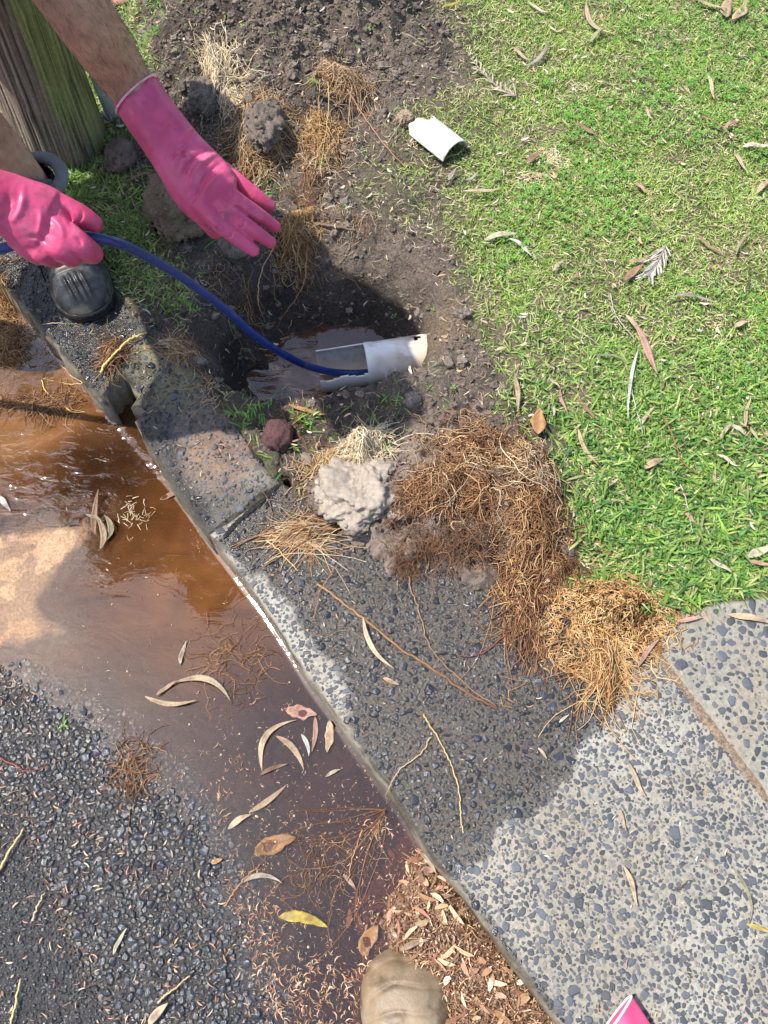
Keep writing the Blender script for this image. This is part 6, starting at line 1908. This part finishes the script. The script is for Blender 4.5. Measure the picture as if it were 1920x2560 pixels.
deb_poly = poly([(1055, 2095), (1110, 2150), (1230, 2290), (1330, 2420), (1440, 2570), (1500, 2700), (900, 2700), (930, 2480), (960, 2380), (930, 2290), (985, 2190)], Z_W)
def deb_h(P):
    s = sdist(P, deb_poly) + .012 * fbm(P[:, 0], P[:, 1], .06, 4, off=30)
    return Z_W - .012 + .034 * sstep(-.02, .05, s) + .005 * fbm(P[:, 0], P[:, 1], .03, 4, off=31), s
X, Y = np.meshgrid(np.arange(-.1, .36, .006), np.arange(-.45, .16, .006))
P = np.stack([X.ravel(), Y.ravel()], 1); dz_, s_ = deb_h(P)
I = np.arange(len(P)).reshape(X.shape)
q = np.stack([I[:-1, :-1], I[:-1, 1:], I[1:, 1:], I[1:, :-1]], -1).reshape(-1, 4)
ok_ = (s_ > -.03) & (sdist(P, drive_out) < .012)
q = q[ok_[q].all(1)]
u_, inv = np.unique(q, return_inverse=True)
tag(obj("gutter_silt", np.c_[P, dz_][u_], inv.reshape(-1, 4), M_mud, mixc((.17, .10, .06), (.26, .15, .09), rng.random(len(u_)))), "dark wet silt heaped along the driveway edge under the debris", kind='stuff')
P = rng.uniform((-.12, -.45), (.36, .18), (38000, 2)); z_, s_ = deb_h(P)
ok_ = (s_ > -.012) & (sdist(P, drive_out) < .006) & (rng.random(len(P)) < .35 + .65 * sstep(-.01, .04, s_))
P, z_ = P[ok_], z_[ok_]
P = P[:13000]; z_ = z_[:13000]
litter("debris", "rust brown leaf crumbs and seeds heaped beside the boot", P, z_ + rng.uniform(.001, .007, len(P)), .002, .010, .0007, .0020, [(.20, .10, .055), (.13, .065, .035), (.28, .16, .09), (.08, .045, .03), (.46, .32, .20), (.22, .085, .05), (.06, .038, .028)], m=M_wetlit)
bv, bf = ico(1)
def seeds(name, label, P, z, r0, r1, cols):
    n = len(P); r = rng.uniform(r0, r1, n); cols = np.array(cols)
    V = bv[None] * r[:, None, None] * np.array([1, 1, .8]) + np.c_[P, z][:, None]
    C = np.repeat(cols[rng.integers(0, len(cols), n)] * rng.uniform(.7, 1.2, (n, 1)), len(bv), 0)
    tag(obj(name, V.reshape(-1, 3), (np.arange(n)[:, None, None] * len(bv) + bf[None]).reshape(-1, 3), M_leaf, C), label, kind='stuff')
k = rng.choice(len(P), 1100, replace=False)
seeds("seeds", "round brown seeds in the debris heap", P[k], z_[k] + .004, .0013, .0028, [(.42, .24, .13), (.30, .16, .09), (.58, .40, .24)])
k = rng.choice(len(P), 420, replace=False)
litter("debris_fibres", "thin wet fibres and stalks matted into the debris heap", P[k], z_[k] + .006, .015, .05, .0006, .0014, [(.40, .22, .11), (.24, .12, .07), (.56, .38, .2)], .0005, .6, m=M_wetlit)
P2 = rng.uniform((-.10, -.45), (.34, .16), (900, 2)); z2, s2_ = deb_h(P2)
ok_ = (s2_ > -.03) & (sdist(P2, drive_out) < -.004); P2, z2 = P2[ok_][:170], z2[ok_][:170]
litter("debris_leaves", "torn wet leaf pieces matted into the debris heap", P2, z2 + .008, .012, .036, .003, .009, [(.34, .19, .10), (.46, .29, .16), (.22, .11, .06), (.54, .38, .22), (.38, .16, .10)], .0008, .3, m=M_wetlit)
# floating specks on the puddle
P = rng.uniform((-.62, -.45), (.26, .65), (14000, 2))
px, py = proj(P, Z_W)
dens = .85 * np.clip(.06 + .9 * sstep(1650, 2150, py) * sstep(330, 620, px) + .55 * sstep(0.0, .5, fbm(P[:, 0], P[:, 1], .13, 4, off=33)) * sstep(1500, 1900, py), 0, 1)
ok_ = (sdist(P, road_poly) > .003) & (sdist(P, dry_road) < .0) & (rng.random(len(P)) < dens)
P = P[ok_]
litter("floating_specks", "tiny leaf bits and straw floating on the puddle", P, np.full(len(P), Z_W + .0012), .0015, .008, .0005, .0013, [(.46, .31, .19), (.36, .20, .11), (.58, .46, .32), (.26, .13, .08), (.42, .26, .16)], .0004, .8)
k = rng.choice(len(P), min(160, len(P)), replace=False)
seeds("floating_seeds", "pale round seeds floating on the puddle", P[k] + .003, np.full(len(k), Z_W + .0012), .0010, .0024, [(.62, .44, .24), (.72, .58, .38), (.42, .24, .12)])
P = rng.uniform((-.45, -.40), (.16, .30), (9000, 2)); px, py = proj(P, Z_W)
nn = fbm(P[:, 0], P[:, 1], .10, 5, .6, off=51)
ok_ = (sdist(P, road_poly) > .004) & (sdist(P, dry_road) < -.01) & (px > 540) & (py > 1720) & (rng.random(len(P)) < sstep(.05, .55, nn + .5 * sstep(1750, 2300, py) - .15))
P = P[ok_]
litter("floating_mats", "loose mats of brown leaf crumbs and fibres drifting on the puddle", P, Z_W + rng.uniform(.0006, .003, len(P)), .003, .016, .0006, .0020, [(.36, .19, .10), (.46, .28, .16), (.24, .12, .07), (.56, .38, .24), (.40, .19, .11)], .0005, .9, m=M_wetlit)
# scraps on asphalt, concrete, kerb and lawn
P = rng.uniform((-.75, -.45), (.0, .55), (1700, 2))
P = P[(sdist(P, dry_road) > -.01) & in_view(P, Z_W)]
litter("asphalt_litter", "small rusty leaf scraps and straws on the wet asphalt", P, road_h(P) + rng.uniform(.002, .005, len(P)), .003, .014, .0007, .0026, [(.48, .26, .14), (.60, .40, .24), (.34, .17, .10), (.70, .56, .36), (.56, .30, .20)])
P = rng.uniform((-.4, -.4), (.9, .85), (900, 2)); P = P[(sdist(P, drive_out) > .01) & in_view(P)]
litter("driveway_litter", "tiny straws and leaf scraps on the driveway", P, np.full(len(P), .0045), .003, .012, .0006, .0020, [(.50, .30, .18), (.62, .44, .26), (.38, .20, .13), (.66, .58, .46)])
P = rng.uniform((-.95, .35), (-.1, 1.4), (1500, 2)); P = P[(sdist(P, kerb_out) > .008) & in_view(P)][:330]
litter("kerb_litter", "straws and bark scraps on the kerb top", P, np.full(len(P), .006), .004, .016, .0006, .0018, [(.50, .30, .18), (.62, .46, .28), (.30, .17, .11)])
P = lawn_points(6800, lambda P: .22 + .3 * (1 - soil_amount(P)))
litter("lawn_litter", "small dry leaf scraps and bark lying in the grass", P, gheight(P[:, 0], P[:, 1]) + rng.uniform(.006, .016, len(P)), .004, .022, .001, .005, [(.60, .44, .28), (.46, .28, .18), (.68, .56, .40), (.36, .20, .14), (.52, .46, .40)])
P = rng.uniform((-.9, .3), (.5, 2.1), (3800, 2)); P = P[(soil_amount(P) > .6) & in_view(P) & (sdist(P, drive_out) < 0) & (sdist(P, kerb_out) < 0) & (sdist(P, road_poly) < 0)]
litter("soil_fibres", "fine root fibres and straws strewn through the soil", P, gheight(P[:, 0], P[:, 1]) + rng.uniform(.002, .010, len(P)), .008, .034, .0005, .0012, [(.46, .34, .22), (.58, .46, .30), (.30, .19, .12), (.50, .42, .34)], .0004, .7)

# green weeds on the rim of the hole
def tuft(label, px, py, n, l0, l1, rpx, w=.0032):
    c = at(px, py, 0); zc = float(surf_z(c[0], c[1])[0]); c = at(px, py, zc); r = rpx / ppm(px, py, zc)
    P = c[:2] + rng.normal(0, .5, (n, 2)) * r
    V, q, t = blades(P, surf_z(P[:, 0], P[:, 1]) - .001, rng.uniform(l0, l1, n), rng.uniform(w * .7, w * 1.2, n), rng.uniform(0, 6.28, n), rng.uniform(.3, 1.2, n), rng.uniform(.05, .5, n), rng.normal(0, .4, n))
    g = mixc((.12, .30, .05), (.24, .42, .08), rng.random(n))
    tag(obj("grass_tuft", V, [q, t], M_grass, np.repeat(g, 5, 0), base=tuple(c), smooth=False), label, "grass tuft")
tuft("green grass tuft on the near rim at the hole's left", 640, 1020, 34, .02, .04, 46)
tuft("sparse grass tuft between the red stone and the hole", 760, 1050, 46, .015, .035, 42)
tuft("single upright yellow green blades below the big clod", 535, 600, 6, .03, .05, 8, .0035)
tuft("trailing runner grass at the kerb corner of the hole", 470, 770, 34, .015, .035, 34)
tuft("bright grass blades at the foot of the post", 170, 435, 30, .03, .055, 40, .0042)
tuft("small clover weed tuft above the pale gold roots", 975, 1000, 26, .01, .02, 22)
tuft("grass blade rising beside the pale gold root tuft", 955, 1110, 4, .03, .05, 8, .004)
tuft("tiny green sprout on the wet asphalt", 158, 1815, 5, .012, .02, 5)
tuft("green leaves behind the mound at the top", 390, 20, 26, .02, .035, 30, .005)
tuft("dark grass left behind by the digging below the golden mass", 640, 470, 60, .012, .028, 70)
tuft("grass at the left foot of the mound", 395, 130, 34, .014, .03, 34)
